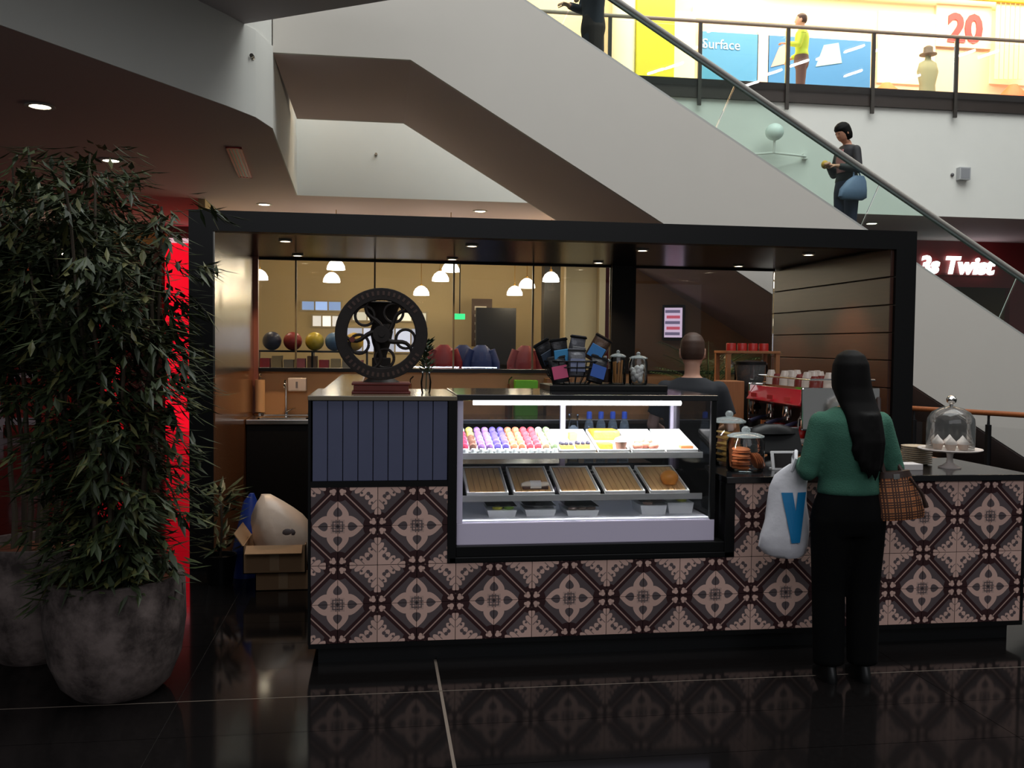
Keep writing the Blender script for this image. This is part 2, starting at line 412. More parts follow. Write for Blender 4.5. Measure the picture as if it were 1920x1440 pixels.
# upper gallery
struct('trim_3', MB().box(1.2, 27, FY-.07, FY+.02, 5.485, 5.77), mat('slab_edge', S(52, 44, 40), .35))
struct('floor_upper', MB().box(.5, 27, FY+.02, 15, 5.49, 5.76), M_dark_soffit)
M_cream = mat('cream_gallery_wall', S(240, 208, 172), .7)
struct('wall_upper_gallery', MB().box(.5, 27, 12.7, 12.9, 5.76, 9.8), M_cream)
struct('ceiling_upper', MB().box(.5, 27, FY+.3, 12.7, 9.6, 9.8), M_white)
# ------------------------------------------------------------------ kiosk pavilion (black portal, timber side, glass back)
KF, KB = 2.1, 4.36
k = thing('kiosk_pavilion', 'black framed pavilion behind the counter with glazed back and glossy black ceiling', 'kiosk', (1.64, 3.2, 0))
part('left_post', MB().box(-1.13, -.965, KF, KB, 0, 2.575), M_black, k, world=True)
part('right_post', MB().box(4.225, 4.395, KF, KB, 0, 2.575), M_black, k, world=True)
part('header', MB().box(-.965, 4.225, KF, KF+.12, 2.43, 2.575), M_black, k, world=True)
part('roof_panel', MB().box(-.965, 4.225, KF+.12, KB, 2.445, 2.575), M_black_gloss, k, world=True)
part('left_lining', MB().box(-.965, -.955, KF+.02, KB-.12, 1.40, 2.445), M_steel, k, world=True, label='polished steel side panel')
part('left_lining_low', MB().box(-.965, -.955, KF+.02, KB-.12, 0.0, 1.40), mat('glossy_tan', S(112, 74, 50), .15), k, world=True)
part('corner_strip', MB().box(-.955, -.915, KB-.16, KB-.10, .97, 2.445), mat('copper_strip', S(150, 92, 80), .3, metal=.3), k, world=True)
M_dkwood = wood_mat('dark_walnut', S(76, 44, 32), S(48, 27, 20), 5, .35, 'Y')
for b in range(11):
    z0 = .02+b*.22
    part('side_board', MB().box(4.195, 4.225, KF+.03, KB, z0, z0+.213), M_dkwood, k, bevel=.004, world=True)
part('back_panel', MB().box(-.965, 4.225, KB-.08, KB, 0, 1.385), M_tan, k, world=True)
part('sill', MB().box(-.965, 4.195, KB-.14, KB, 1.375, 1.41), M_black, k, world=True)
part('head_rail', MB().box(-.965, 4.195, KB-.06, KB-.02, 2.428, 2.446), M_black, k, world=True)
cols = [-.955, -.58, .16, .92, 1.70, 2.48]
for a, b in zip(cols, cols[1:]):
    part('glass_pane', MB().box(a+.006, b-.006, KB-.05, KB-.038, 1.41, 2.43), M_pane, k, world=True)
    part('glazing_bead', MB().box(b-.008, b+.008, KB-.055, KB-.03, 1.41, 2.43), mat('bead', S(90, 80, 60), .3), k, world=True)
part('dark_column', MB().box(2.48, 2.725, KB-.1, KB, 1.41, 2.445), M_black, k, world=True)
part('glass_pane', MB().box(2.73, 4.19, KB-.05, KB-.038, 1.41, 2.43), M_pane, k, world=True)
for j, (row, yy) in enumerate((((535, 885, 1205, 1517), KF+.62), ((558, 848, 1122, 1385), KB-.45))):
    for px in row:
        X_ = at_y(px, (447, 488)[j], yy).x
        downlight((X_, yy, 2.445), ('small warm downlight near the front of the glossy kiosk ceiling', 'small warm downlight near the glass at the back of the kiosk ceiling')[j],
                  ('front row of kiosk downlights', 'rear row of kiosk downlights')[j], .045, 42 if j else 44, None, 100, (1, .68, .38))
# bench at the back
b_ = thing('back_bench', 'black kitchen bench with steel top along the glazed back of the kiosk', 'bench', (1.6, 3.9, 0))
part('bench_top', MB().box(-.95, 4.19, 3.62, KB-.08, .925, .97), M_steel, b_, bevel=.006, world=True)
for j in range(7):
    x = -.95+j*.733
    part('cupboard_door', MB().box(x+.004, x+.729, 3.66, 3.68, .1, .92), M_black, b_, bevel=.003, world=True)
part('carcass', MB().box(-.94, 4.18, 3.68, KB-.09, 0, .925), M_black, b_, world=True)
part('sink', MB().box(-.86, -.42, 3.72, 3.74, .955, .978).box(-.86, -.42, 4.1, 4.12, .955, .978).box(-.86, -.84, 3.72, 4.12, .955, .978).box(-.44, -.42, 3.72, 4.12, .955, .978), M_chrome, b_, world=True)
# return partition on the left
rp = thing('return_counter', 'narrow black return counter with a glossy top behind the blue cabinet', 'counter', (-.01, 2.1, 0))
part('return_body', MB().box(-.10, .07, .80, 3.60, 0, 1.345), M_black, rp, world=True)
part('return_top', MB().box(-.12, .09, .78, 3.60, 1.345, 1.375), mat('glossy_taupe_top', S(120, 108, 90), .12, spec=.6), rp, bevel=.004, world=True)

# ------------------------------------------------------------------ service counter with printed tiles
c = thing('service_counter', 'long kiosk counter faced with brown and cream patterned tiles', 'counter', (1.83, .35, 0))
part('plinth', MB().box(-.10, 3.77, .06, .70, 0, .10), mat('plinth_black', S(14, 15, 17), .4), c, world=True)
part('base_trim', MB().box(-.145, 3.815, -.006, .72, .092, .115), M_black, c, world=True)
part('left_carcass', MB().box(-.14, .565, .008, .75, .115, .915), M_black, c, world=True)
part('centre_carcass', MB().box(.565, 2.10, .008, .75, .115, .52), M_black, c, world=True)
part('right_carcass', MB().box(2.10, 3.81, .008, .75, .115, .915), M_black, c, world=True)
part('recess_ledge', MB().box(.565, 2.10, -.008, .10, .515, .545).box(.60, 2.06, .0, .10, .545, .60), M_black, c, bevel=.004, world=True)
part('recess_frame_side', MB().box(.555, .60, -.008, .09, .515, 1.36), M_black, c, bevel=.003, world=True)
part('recess_frame_side', MB().box(2.045, 2.10, -.008, .09, .515, .915), M_black, c, bevel=.003, world=True)
tcache = {}
def ctile(x0, x1, z0, z1):
    key = (round(x1-x0, 3), round(z1-z0, 3)); g = .0012
    if key not in tcache: tcache[key] = MB().box(g, x1-x0-g, 0, .012, g, z1-z0-g).mesh('wall_tile', M_tile, bevel=.0015)
    o = link('wall_tile', tcache[key], c); o.location = Vector((x0, -.004+random.uniform(-.0006, .0006), z0))-c.location
for r in range(4):
    z0, z1 = .115+.2*r, .315+.2*r
    xs_ = [-.135]+[.2*i for i in range(0, 20)]
    for x0 in xs_:
        x1_ = 0.0 if x0 < 0 else x0+.2
        if r < 2: ctile(x0, x1_, z0, z1)
        else:
            if x0 < .55: ctile(x0, min(x1_, .556), z0, z1)
            elif x1_ > 2.12: ctile(max(x0, 2.10), x1_, z0, z1)
part('end_trim', MB().box(-.148, -.135, -.008, .74, .115, 1.36), M_black, c, world=True)
part('end_trim', MB().box(3.80, 3.815, -.008, .74, .115, .915), M_black, c, world=True)
wt = solo('worktop', MB().box(2.045, 3.84, -.02, .76, .915, .95), mat('worktop_black', S(24, 24, 26), .16, spec=.6), 'polished black worktop over the right end of the tiled counter', 'worktop', bevel=.004)
# service side worktop and return for the coffee machine
sb = thing('service_bench', 'black service bench with a steel top behind the glass display case', 'bench', (1.6, 1.0, 0))
part('bench_body', MB().box(.56, 1.85, .78, 1.0, 0, .90), M_black, sb, world=True)
part('bench_top', MB().box(.55, 1.87, .77, 1.02, .90, .93), M_steel, sb, world=True)
cb = thing('coffee_bench', 'dark coffee bench at the right end of the kiosk', 'bench', (3.25, 1.45, 0))
part('bench_body', MB().box(2.72, 3.78, .78, 2.05, 0, .90), M_black, cb, world=True)
part('bench_top', MB().box(2.68, 3.82, .77, 2.08, .90, .94), wood_mat('oak_top', S(150, 98, 58), S(118, 72, 40), 5, .35, 'X'), cb, bevel=.004, world=True)

# blue board-fronted cabinet
t = thing('board_cabinet', 'tall cabinet front of slate blue vertical boards beside the glass case', 'cabinet', (.21, .4, .915))
part('cabinet_body', MB().box(-.128, .553, .014, .76, .915, 1.355), M_black, t, world=True)
part('bottom_rail', MB().box(-.135, .556, -.006, .03, .915, .945), M_black, t, world=True)
M_blue = mat('slate_blue_paint', S(86, 90, 118), .5, noise=.06, nscale=12)
bw = (.553+.128)/9
for j in range(9):
    x = -.128+j*bw
    part('board', MB().box(x+.0018, x+bw-.0018, -.002, .014, .946, 1.352), M_blue, t, bevel=.0025, world=True)
part('cabinet_top', MB().box(-.15, .60, -.012, .78, 1.355, 1.378), mat('glossy_taupe_top', S(120, 108, 90), .12, spec=.6), t, bevel=.003, world=True)

# ------------------------------------------------------------------ refrigerated display case
M_lilac = mat('anodised_frame', S(226, 216, 240), .4)
d = thing('display_case', 'lit glass refrigerated display case full of cakes and sandwiches', 'display case', (1.3, .4, .60))
CX0, CX1, CY0, CY1 = .605, 2.0, .03, .76
part('case_base', MB().box(CX0, CX1, CY0, CY1, .60, .715), M_lilac, d, bevel=.004, world=True)
part('case_floor', MB().box(CX0+.02, CX1-.02, CY0+.02, CY1-.02, .715, .722), mat('case_white', S(235, 238, 245), .4), d, world=True)
part('left_stile', MB().box(CX0, CX0+.03, CY0, CY0+.03, .715, 1.355), M_lilac, d, world=True)
part('right_stile', MB().box(CX1-.025, CX1, CY0, CY0+.03, .715, 1.355), M_black, d, world=True)
part('rear_stile', MB().box(CX0, CX0+.03, CY1-.03, CY1, .715, 1.355), M_lilac, d, world=True)
part('rear_stile', MB().box(CX1-.03, CX1, CY1-.03, CY1, .715, 1.355), M_lilac, d, world=True)
part('rear_stile', MB().box(1.285, 1.315, CY1-.03, CY1, .715, 1.355), M_lilac, d, world=True)
part('front_glass', MB().box(CX0+.03, CX1-.025, CY0+.004, CY0+.012, .715, 1.355), M_pane, d, world=True)
part('side_glass', MB().box(CX1-.012, CX1-.004, CY0+.03, CY1-.03, .715, 1.355), M_pane, d, world=True)
part('side_panel', MB().box(CX0+.004, CX0+.012, CY0+.03, CY1-.03, .715, 1.355), mat('case_grey', S(150, 152, 165), .4), d, world=True)
for a, b in ((CX0+.03, 1.285), (1.315, CX1-.03)):
    part('rear_door', MB().box(a, b, CY1-.02, CY1-.012, .715, 1.355), pane_mat('smoked_glass', (.62, .66, .72, 1)), d, world=True)
part('case_top', MB().box(CX0-.005, CX1+.005, CY0-.01, CY1, 1.355, 1.385), mat('case_top_black', S(34, 34, 36), .1, spec=.6), d, bevel=.003, world=True)
part('light_strip', MB().tube([(.69, .075, 1.340), (1.815, .075, 1.340)], .012, 10), M_led, d, world=True, label='glowing white light strip')
area('case_light', (1.28, .09, 1.325), (1.28, .30, .9), 1.2, .03, 18.0, (.94, .97, 1))
M_shelf = mat('shelf_white', S(225, 228, 230), .35)
SH = [(1.075, 1.165), (.850, .955), (.722, .775)]      # front / back height of each sloping shelf
for j, (zf, zb) in enumerate(SH[:2]):
    part('shelf', MB().prism([(.10, zf-.022), (.46, zb-.022), (.46, zb-.010), (.10, zf-.010)], CX0+.03, CX1-.05, 'X'), M_pane, d, world=True)
    part('shelf_lip', MB().box(CX0+.03, CX1-.05, .092, .102, zf-.034, zf-.002), mat('lip_steel', S(190, 192, 190), .3, metal=.5), d, world=True)
# ---- trays and food
def on_shelf(j, x, fr):
    """point on sloping shelf j, fr = 0 front .. 1 back"""
    zf, zb = SH[j]; y = .115+.33*fr
    return Vector((x, y, zf-.010+(zb-zf)*(y-.10)/.36))
def tilt(j): return math.atan2(SH[j][1]-SH[j][0], .36)
def tray(j, x0, x1, label, wooden=False, f0=0.0, f1=1.0, group=None, m=None):
    p = on_shelf(j, (x0+x1)/2, f0); L = .33*(f1-f0)/math.cos(tilt(j)); W = x1-x0
    t_ = thing('serving_tray', label, 'tray', p, group=group); t_.rotation_euler = (tilt(j), 0, 0)
    m = m or mat('melamine_white', S(238, 238, 236), .3)
    part('tray_base', MB().box(-W/2, W/2, 0, L, 0, .006), m, t_)
    part('tray_rim', MB().box(-W/2, -W/2+.008, 0, L, .006, .018).box(W/2-.008, W/2, 0, L, .006, .018).box(-W/2, W/2, 0, .008, .006, .018).box(-W/2, W/2, L-.008, L, .006, .018), m, t_, bevel=.002)
    if wooden:
        n = 6; ww = (W-.03)/n
        for i in range(n):
            part('wood_slat', MB().box(-W/2+.015+i*ww+.001, -W/2+.015+(i+1)*ww-.001, .012, L-.012, .006, .013), wood_mat('tray_oak', S(214, 176, 118), S(176, 132, 78), 5, .5, 'Y'), t_)
    return t_
wl = ['empty wooden slat tray at the left end of the middle shelf', 'wooden slat tray carrying a filled baguette', 'empty wooden slat tray beside the baguette tray', 'empty wooden slat tray beside the bun tray', 'wooden slat tray carrying a single round bun']
for i in range(5): tray(1, .665+i*.25, .665+i*.25+.222, wl[i], True, group='wooden trays on the middle shelf')
tray(0, 1.16, 1.36, 'white tray of dark berry tarts', f0=0)
tray(0, 1.375, 1.545, 'white tray of golden slab bake and frosted cup')
tray(0, 1.56, 1.74, 'white tray of glazed pink-brown buns')
tray(0, 1.752, 1.93, 'white tray with one small caramel slice')
# macaron carton and macarons
egg = thing('macaron_carton', 'long pale scalloped carton holding rows of macarons', 'carton', on_shelf(0, .90, 0)); egg.rotation_euler = (tilt(0), 0, 0)
mb = MB().box(-.26, .25, 0, .31, 0, .012)
for i in range(12):
    mb.rings([(-.245+i*.0436, .004, .0, .021, .012), (-.245+i*.0436, .006, .024, .012, .009)], 8)
part('carton_body', mb, mat('pulp_grey', S(205, 212, 210), .7), egg)
mac_cols = [('raspberry red', (214, 60, 92)), ('chocolate brown', (120, 82, 66)), ('lilac', (150, 110, 176)), ('lilac', (150, 110, 176)), ('violet', (98, 84, 172)), ('violet', (92, 78, 160)),
            ('apricot orange', (232, 130, 92)), ('apricot orange', (230, 124, 88)), ('strawberry red', (226, 74, 88)), ('strawberry red', (220, 66, 84)), ('coffee beige', (186, 150, 118)), ('pistachio green', (140, 160, 120))]
def macaron_mesh(name, rgb):
    m1 = mat('macaron_'+name.replace(' ', '_'), S(*rgb), .55); m2 = mat('macaron_cream', S(238, 220, 205), .6)
    mb = MB(); r = .0195
    mb.lathe([(.001, -.0185), (r*.75, -.016), (r, -.009), (r*.98, -.004)], 12); mb.mi = 1
    mb.lathe([(r*.86, -.0045), (r*.88, 0), (r*.86, .0045)], 12, caps=False); mb.mi = 0
    mb.lathe([(r*.98, .004), (r, .009), (r*.75, .016), (.001, .0185)], 12)
    mb.xf(Matrix.Rotation(PI/2, 4, 'Y')); return mb.mesh('macaron', [m1, m2], True)
mcache = {}
for i, (nm, rgb) in enumerate(mac_cols):
    for r in range(5):
        nn, cc = nm, rgb
        if i == 1 and r > 2: nn, cc = 'lemon yellow', (226, 214, 110)
        if i in (10,) and r > 3: nn, cc = 'coconut white', (232, 232, 226)
        if i == 0 and r > 3: nn, cc = 'coconut white', (232, 232, 226)
        if nn not in mcache: mcache[nn] = macaron_mesh(nn, cc)
        o = link('macaron', mcache[nn]); p = on_shelf(0, .655+i*.0436, .07+r*.19); o.location = (p.x, p.y, p.z+.029)
        o.rotation_euler = (tilt(0)+random.uniform(-.1, .1), random.uniform(-.1, .1), PI/2+random.uniform(-.15, .15))
        tag(o, nn+' macaron standing in the scalloped carton', 'macaron', nn+' macarons in the carton')
def lump(c, rx, ry, rz, m, name, label, cat, jit=.12, group=None, n=14):
    mb = MB().ball((0, 0, rz), rx, ry, rz, n, 8)
    for p in mb.v:
        f = 1+random.uniform(-jit, jit)*.5; p.x *= f; p.y *= f
        if p.z < rz*.35: p.z = max(p.z*.4, 0)
    o = link(name, mb.mesh(name, m, True)); o.location = c
    return tag(o, label, cat, group)
M_pastry = mat('golden_pastry', S(206, 150, 74), .6, noise=.3, nscale=60, bump=.3)
M_bun = mat('bun_crust', S(206, 134, 50), .4, noise=.2, nscale=30)
M_berry = mat('dark_berries', S(52, 48, 66), .35, noise=.3, nscale=120)
for x, fr, tall in ((1.21, .10, 0), (1.30, .12, 0)):
    p = on_shelf(0, x, fr); t_ = thing('berry_tart', 'square tart topped with dark berries', 'tart', p, group='berry tarts on the white tray')
    part('crust', MB().box(-.038, .038, 0, .06, 0, .03), M_pastry, t_, bevel=.004)
    for q in range(7): part('berry', MB().ball((-.026+.026*(q % 3)+random.uniform(-.004, .004), .012+.018*(q//3), .036), .012, n=8, m=5), M_berry, t_, True)
p = on_shelf(0, 1.27, .5); solo('sponge_cube', MB().box(p.x-.022, p.x+.022, p.y, p.y+.05, p.z+.006, p.z+.05), mat('sponge_yellow', S(226, 190, 90), .7, noise=.2, nscale=80), 'small yellow sponge cube behind the berry tarts', 'cake', bevel=.004)
p = on_shelf(0, 1.455, .52); s_ = solo('slab_bake', MB().prism([(1.385, p.y), (1.535, p.y), (1.535, p.y+.15), (1.385, p.y+.15)], p.z+.006, p.z+.062), mat('cheesy_crust', S(226, 172, 60), .55, noise=.35, nscale=45, bump=.4), 'large golden slab bake at the back of its white tray', 'bake', bevel=.01)
p = on_shelf(0, 1.42, .06); solo('bake_slice', MB().box(1.38, 1.46, p.y, p.y+.09, p.z+.006, p.z+.045), mat('cheesy_crust', S(226, 172, 60), .55), 'cut slice of golden bake at the front of its tray', 'bake', bevel=.008)
p = on_shelf(0, 1.505, .10); t_ = thing('frosted_cup', 'paper cup cake with smooth white frosting', 'cupcake', p)
part('cup', MB().lathe([(.024, .004), (.034, .05)], 14), mat('paper_brown', S(150, 110, 92), .6), t_, True); part('frosting', MB().lathe([(.036, .048), (.037, .058), (.03, .068), (.012, .074), (.004, .08)], 14), mat('frosting', S(225, 222, 226), .4), t_, True)
for i, (x, fr) in enumerate(((1.60, .08), (1.645, .14), (1.69, .08), (1.625, .28), (1.675, .30))):
    lump(on_shelf(0, x, fr)+Vector((0, .01, .006)), .03, .028, .02, mat('pink_glaze', S(190, 120, 100), .35, noise=.3, nscale=70), 'glazed_bun', 'small glazed pink-brown bun on the white tray', 'bun', group='glazed buns on the white tray')
p = on_shelf(0, 1.875, .05); solo('caramel_slice', MB().box(p.x-.035, p.x+.035, p.y, p.y+.05, p.z+.006, p.z+.03), mat('caramel', S(200, 130, 80), .4), 'lone caramel slice at the front corner of the top shelf', 'slice', bevel=.004)
# baguette
p = on_shelf(1, 1.04, .10); t_ = thing('filled_baguette', 'filled baguette in white paper on a wooden tray', 'sandwich', p)
part('bread', MB().loft([((-.075+.15*q/8, .03, .035+.004*math.sin(q)), (0, .028*math.sin(PI*(q+.6)/9.2)**.4, 0), (0, 0, .02*math.sin(PI*(q+.6)/9.2)**.4)) for q in range(9)], 12), mat('floury_bread', S(240, 228, 210), .7), t_, True)
part('filling', MB().box(-.07, .07, .0, .05, .014, .03), mat('filling_dark', S(70, 44, 36), .6, noise=.5, nscale=50), t_, bevel=.005)
part('paper_wrap', MB().loft([((-.03+.06*q/3, .03, .033), (0, .034, 0), (0, 0, .027)) for q in range(4)], 12, False), mat('wrap_white', S(240, 238, 235), .6), t_, True)
lump(on_shelf(1, 1.80, .22)+Vector((0, .02, .012)), .052, .05, .042, M_bun, 'round_bun', 'shiny round golden bun alone on a wooden tray', 'bun', .02, n=18)
# packs on the case floor
M_pack = mat('pack_white', S(240, 242, 245), .3); M_film = pane_mat('pack_film', (.92, .96, .96, 1), milk=.15)
def pack(x, y, w_, l_, h_, label, fill, cat='food pack'):
    t_ = thing('food_pack', label, cat, (x, y, .722))
    part('pack_tray', MB().prism([(-w_/2+.01, 0), (w_/2-.01, 0), (w_/2, h_), (-w_/2, h_)], 0, l_, 'Y'), M_pack, t_)
    for q, (col, ox, oy) in enumerate(fill):
        part('filling', MB().ball((ox, oy, h_+.008), .03, .03, .014, 10, 6), mat('fill_%d_%d_%d' % col, S(*col), .5, noise=.3, nscale=60), t_, True)
    part('lid', MB().box(-w_/2, w_/2, 0, l_, h_+.02, h_+.022), M_film, t_)
pack(.86, .16, .16, .22, .035, 'white salad pack with greens and dark olives', [((70, 90, 60), -.02, .12), ((220, 215, 90), -.02, .04), ((150, 190, 90), .04, .04), ((60, 60, 55), 0, .17)])
pack(1.07, .16, .17, .22, .035, 'white pack of rolls with orange and brown filling', [((190, 110, 60), -.03, .17), ((90, 60, 45), .02, .18), ((235, 232, 228), 0, .08)])
pack(1.30, .15, .18, .24, .030, 'white pack of dark-topped slices', [((120, 105, 96), -.05, .03), ((120, 105, 96), 0, .03), ((120, 105, 96), .05, .03)])
pack(1.70, .16, .15, .2, .05, 'white tub of creamy dip with pink filling', [((225, 190, 175), -.02, .05), ((240, 240, 230), 0, .14)])
pack(1.86, .18, .15, .2, .06, 'white tub of pale green salad by the right glass', [((215, 225, 130), 0, .12), ((225, 228, 110), .02, .05), ((235, 240, 230), -.04, .08)])
# water bottles and jug behind the case
for i in range(4):
    t_ = thing('water_bottle', 'clear water bottle with a bright blue cap behind the display case', 'bottle', (1.50+i*.075, .90, .93), group='water bottles behind the case')
    part('bottle_body', MB().lathe([(.028, 0), (.031, .02), (.031, .2), (.026, .235), (.013, .265), (.013, .28)], 14), pane_mat('bottle_plastic', (.8, .86, .92, 1), milk=.25), t_, True)
    part('cap', MB().lathe([(.017, .262), (.017, .30), (.012, .306)], 12), mat('cap_blue', S(80, 120, 245), .4), t_, True)
t_ = thing('glass_jug', 'glass jug of white sugar pieces behind the display case', 'jug', (1.40, .90, .93))
part('jug_body', MB().lathe([(.034, 0), (.038, .03), (.036, .22), (.03, .25), (.034, .29)], 16, caps=False), pane_mat('jar_glass', (.93, .96, .96, 1)), t_, True)
part('contents', MB().lathe([(.03, .01), (.034, .03), (.033, .2), (.01, .22)], 12), mat('sugar_white', S(225, 228, 232), .7), t_, True)
# ------------------------------------------------------------------ antique coffee grinder with flywheel on the cabinet
M_iron = mat('cast_iron', S(44, 38, 36), .5, metal=.5, noise=.3, nscale=30)
M_oxblood = mat('oxblood_wood', S(112, 40, 34), .45, noise=.2, nscale=15)
g = thing('antique_grinder', 'antique cast iron coffee grinder with a big spoked flywheel on a red wood base', 'coffee grinder', (.215, .30, 1.378))
part('wood_base', MB().box(-.155, .155, -.10, .12, 0, .012).box(-.145, .145, -.09, .11, .012, .045).box(-.155, .155, -.10, .12, .045, .058), M_oxblood, g, bevel=.005)
part('foot', MB().rings([(0, .01, .058, .10, .07), (0, .01, .075, .075, .055), (0, .01, .10, .045, .04), (0, .01, .13, .036, .034)], 20), M_iron, g, True)
part('column', MB().rings([(0, .02, .12, .034, .034), (0, .02, .2, .028, .03), (0, .02, .27, .05, .045), (0, .02, .33, .062, .055), (0, .02, .37, .05, .045)], 20), M_iron, g, True)
part('hopper', MB().rings([(0, .03, .36, .05, .05), (0, .03, .42, .075, .07), (0, .03, .47, .098, .09), (0, .03, .485, .105, .095), (0, .03, .49, .09, .085)], 22), M_iron, g, True)
part('drawer', MB().box(-.05, .05, -.02, .06, .13, .19), M_iron, g, bevel=.006)
WZ, WR = .315, .241
def ring(mb, r0, r1, y0, y1, n=48):
    pr = [(r0, y0), (r1, y0), (r1, y1), (r0, y1)]; vs = []; fs = []
    for i in range(n):
        a = 2*PI*i/n
        vs += [(r*math.cos(a), y, WZ+r*math.sin(a)) for r, y in pr]
    for i in range(n):
        j = (i+1) % n
        for q in range(4): fs.append((i*4+q, i*4+(q+1) % 4, j*4+(q+1) % 4, j*4+q))
    return mb.add(vs, fs)
wh = part('flywheel_rim', ring(MB(), .178, WR, -.135, -.095), M_iron, g, bevel=.004)
studs = MB()
for a0, a1, n in ((35, 140, 15), (215, 330, 17)):
    for i in range(n):
        a = math.radians(a0+(a1-a0)*i/(n-1)); cx, cz = .214*math.cos(a), WZ+.214*math.sin(a)
        q = MB().box(-.006, .006, -.138, -.134, -.011, .011); q.xf(Matrix.Translation((cx, 0, cz)) @ Matrix.Rotation(-(a-PI/2), 4, 'Y'))
        studs.add(q.v, q.f)
part('raised_mark', studs, mat('iron_worn', S(84, 66, 60), .5, metal=.5), wh)['kind'] = 'stuff'
part('hub', MB().disc_y((0, WZ), .045, -.145, -.08, 20), M_iron, g, True); part('axle', MB().disc_y((0, WZ), .016, -.155, .03, 12), M_iron, g, True)
for i in range(5):
    a0 = math.radians(90+72*i)
    pts = []
    for q in range(9):
        t_ = q/8; r = .035+t_*.160; a = a0+.75*math.sin(t_*PI)*(.55)+.35*t_
        pts.append((r*math.cos(a), -.115, WZ+r*math.sin(a)))
    part('spoke', MB().tube(pts, [.013-.004*q/8 for q in range(9)], 8), M_iron, g, True)
    pts = []
    for q in range(21):
        a = 2*PI*q/20; cx, cz = .128*math.cos(a0+.75), .128*math.sin(a0+.75)
        pts.append((cx+.05*math.cos(a), -.115, WZ+cz+.05*math.sin(a)))
    part('scroll', MB().tube(pts, .0075, 6), M_iron, g, True)
part('crank_handle', MB().tube([(-.15, -.135, WZ-.03), (-.15, -.19, WZ-.03)], [.012, .015], 10), M_oxblood, g, True)
# vase with greenery
v = thing('glass_vase', 'small clear glass vase with a dark green sprig beside the grinder', 'vase', (.455, .30, 1.378))
part('vase_body', MB().lathe([(.022, 0), (.026, .01), (.03, .06), (.022, .1), (.026, .12)], 18, caps=False), pane_mat('jar_glass', (.93, .96, .96, 1)), v, True)
mb = MB(); rr = random.Random(3)
def leaf(mb, p, d, l, w_, up=Vector((0, 0, 1))):
    d = d.normalized(); s = d.cross(up); s = s.normalized() if s.length > .01 else Vector((1, 0, 0)); nrm = s.cross(d)
    mid = p+d*l*.45; mb.add([p, mid+s*w_*.5-nrm*w_*.12, p+d*l, mid-s*w_*.5-nrm*w_*.12, mid], [(0, 1, 4), (1, 2, 4), (2, 3, 4), (3, 0, 4)])
for i in range(100):
    h = .11+rr.random()*.18; a = rr.random()*2*PI; rad = .012+rr.random()*.02
    leaf(mb, Vector((rad*math.cos(a)*.6, rad*math.sin(a)*.6, h)), Vector((math.cos(a), math.sin(a), .6)), .05, .02)
part('sprig_leaves', mb, mat('sprig_green', S(46, 66, 40), .5), v)['kind'] = 'stuff'
part('sprig_stem', MB().tube([(0, 0, .01), (.004, 0, .15), (0, .003, .28)], .003, 6), mat('stem_green', S(60, 70, 40), .6), v)

# ------------------------------------------------------------------ board, basket of coffee bags and jars on the case
solo('serving_board', MB().box(1.16, 1.85, .42, .76, 1.385, 1.418), M_black, 'long black board lying on top of the display case', 'board', bevel=.004)
bk = thing('wire_basket', 'round black wire basket piled with coffee bags', 'basket', (1.325, .60, 1.418))
M_wire = mat('black_wire', S(24, 24, 26), .4, metal=.5)
mb = MB()
for z, r in ((.003, .10), (.05, .145), (.1, .168), (.135, .178)):
    mb.tube([(r*math.cos(2*PI*i/24), r*.82*math.sin(2*PI*i/24), z) for i in range(25)], .0045, 6)
part('hoops', mb, M_wire, bk, True)
for i in range(20):
    a = 2*PI*i/20; part('wire', MB().tube([(r*math.cos(a), r*.82*math.sin(a), z) for z, r in ((.003, .10), (.05, .145), (.1, .168), (.135, .178))], .003, 5), M_wire, bk, True)
part('basket_floor', MB().lathe([(.1, 0), (.1, .005)], 20).xf(Matrix.Scale(.82, 4, (0, 1, 0))), M_wire, bk)
def coffee_bag(loc, rot, label, lab_col, foil):
    t_ = thing('coffee_bag', label, 'coffee bag', loc); t_.rotation_euler = rot
    mb = MB().loft([((0, 0, z), (a, 0, 0), (0, b, 0)) for z, a, b in ((0, .05, .026), (.03, .052, .032), (.09, .052, .03), (.125, .051, .016), (.14, .051, .004), (.158, .051, .003))], 14)
    part('bag', mb, mat('foil_'+foil, S(*{'black': (34, 33, 36), 'grey': (92, 92, 98), 'brown': (80, 58, 44)}[foil]), .3, metal=.3, bump=.4, bscale=40), t_, True)
    part('label', MB().box(-.043, .043, -.0345, -.029, .022, .096), mat('label_%d_%d_%d' % lab_col, S(*lab_col), .4), t_, bevel=.001)
    part('seal_clip', MB().box(-.054, .054, -.006, .006, .142, .152), M_black, t_)
coffee_bag((1.245, .555, 1.53), (.15, -.15, .15), 'black coffee bag with a sky blue label leaning at the left of the basket', (84, 168, 224), 'black')
coffee_bag((1.33, .50, 1.47), (-.1, .02, 0), 'grey coffee bag with a slate label at the front of the basket', (120, 128, 160), 'grey')
coffee_bag((1.43, .56, 1.56), (.1, .5, -.2), 'brown coffee bag with a blue label tipping out to the right', (80, 150, 220), 'brown')
coffee_bag((1.43, .49, 1.435), (-.15, .3, .1), 'black coffee bag with a navy label low in the basket', (50, 90, 170), 'black')
coffee_bag((1.24, .50, 1.43), (-.1, -.2, 0), 'black coffee bag with a pink label low in the basket', (206, 76, 120), 'black')
coffee_bag((1.34, .63, 1.55), (.2, .1, .3), 'crumpled grey coffee bag at the back of the basket', (150, 150, 152), 'grey')
coffee_bag((1.19, .62, 1.53), (.2, -.5, .3), 'dark coffee bag sticking up behind the sky blue label', (70, 80, 96), 'black')
M_jar = pane_mat('jar_glass', (.93, .96, .96, 1))
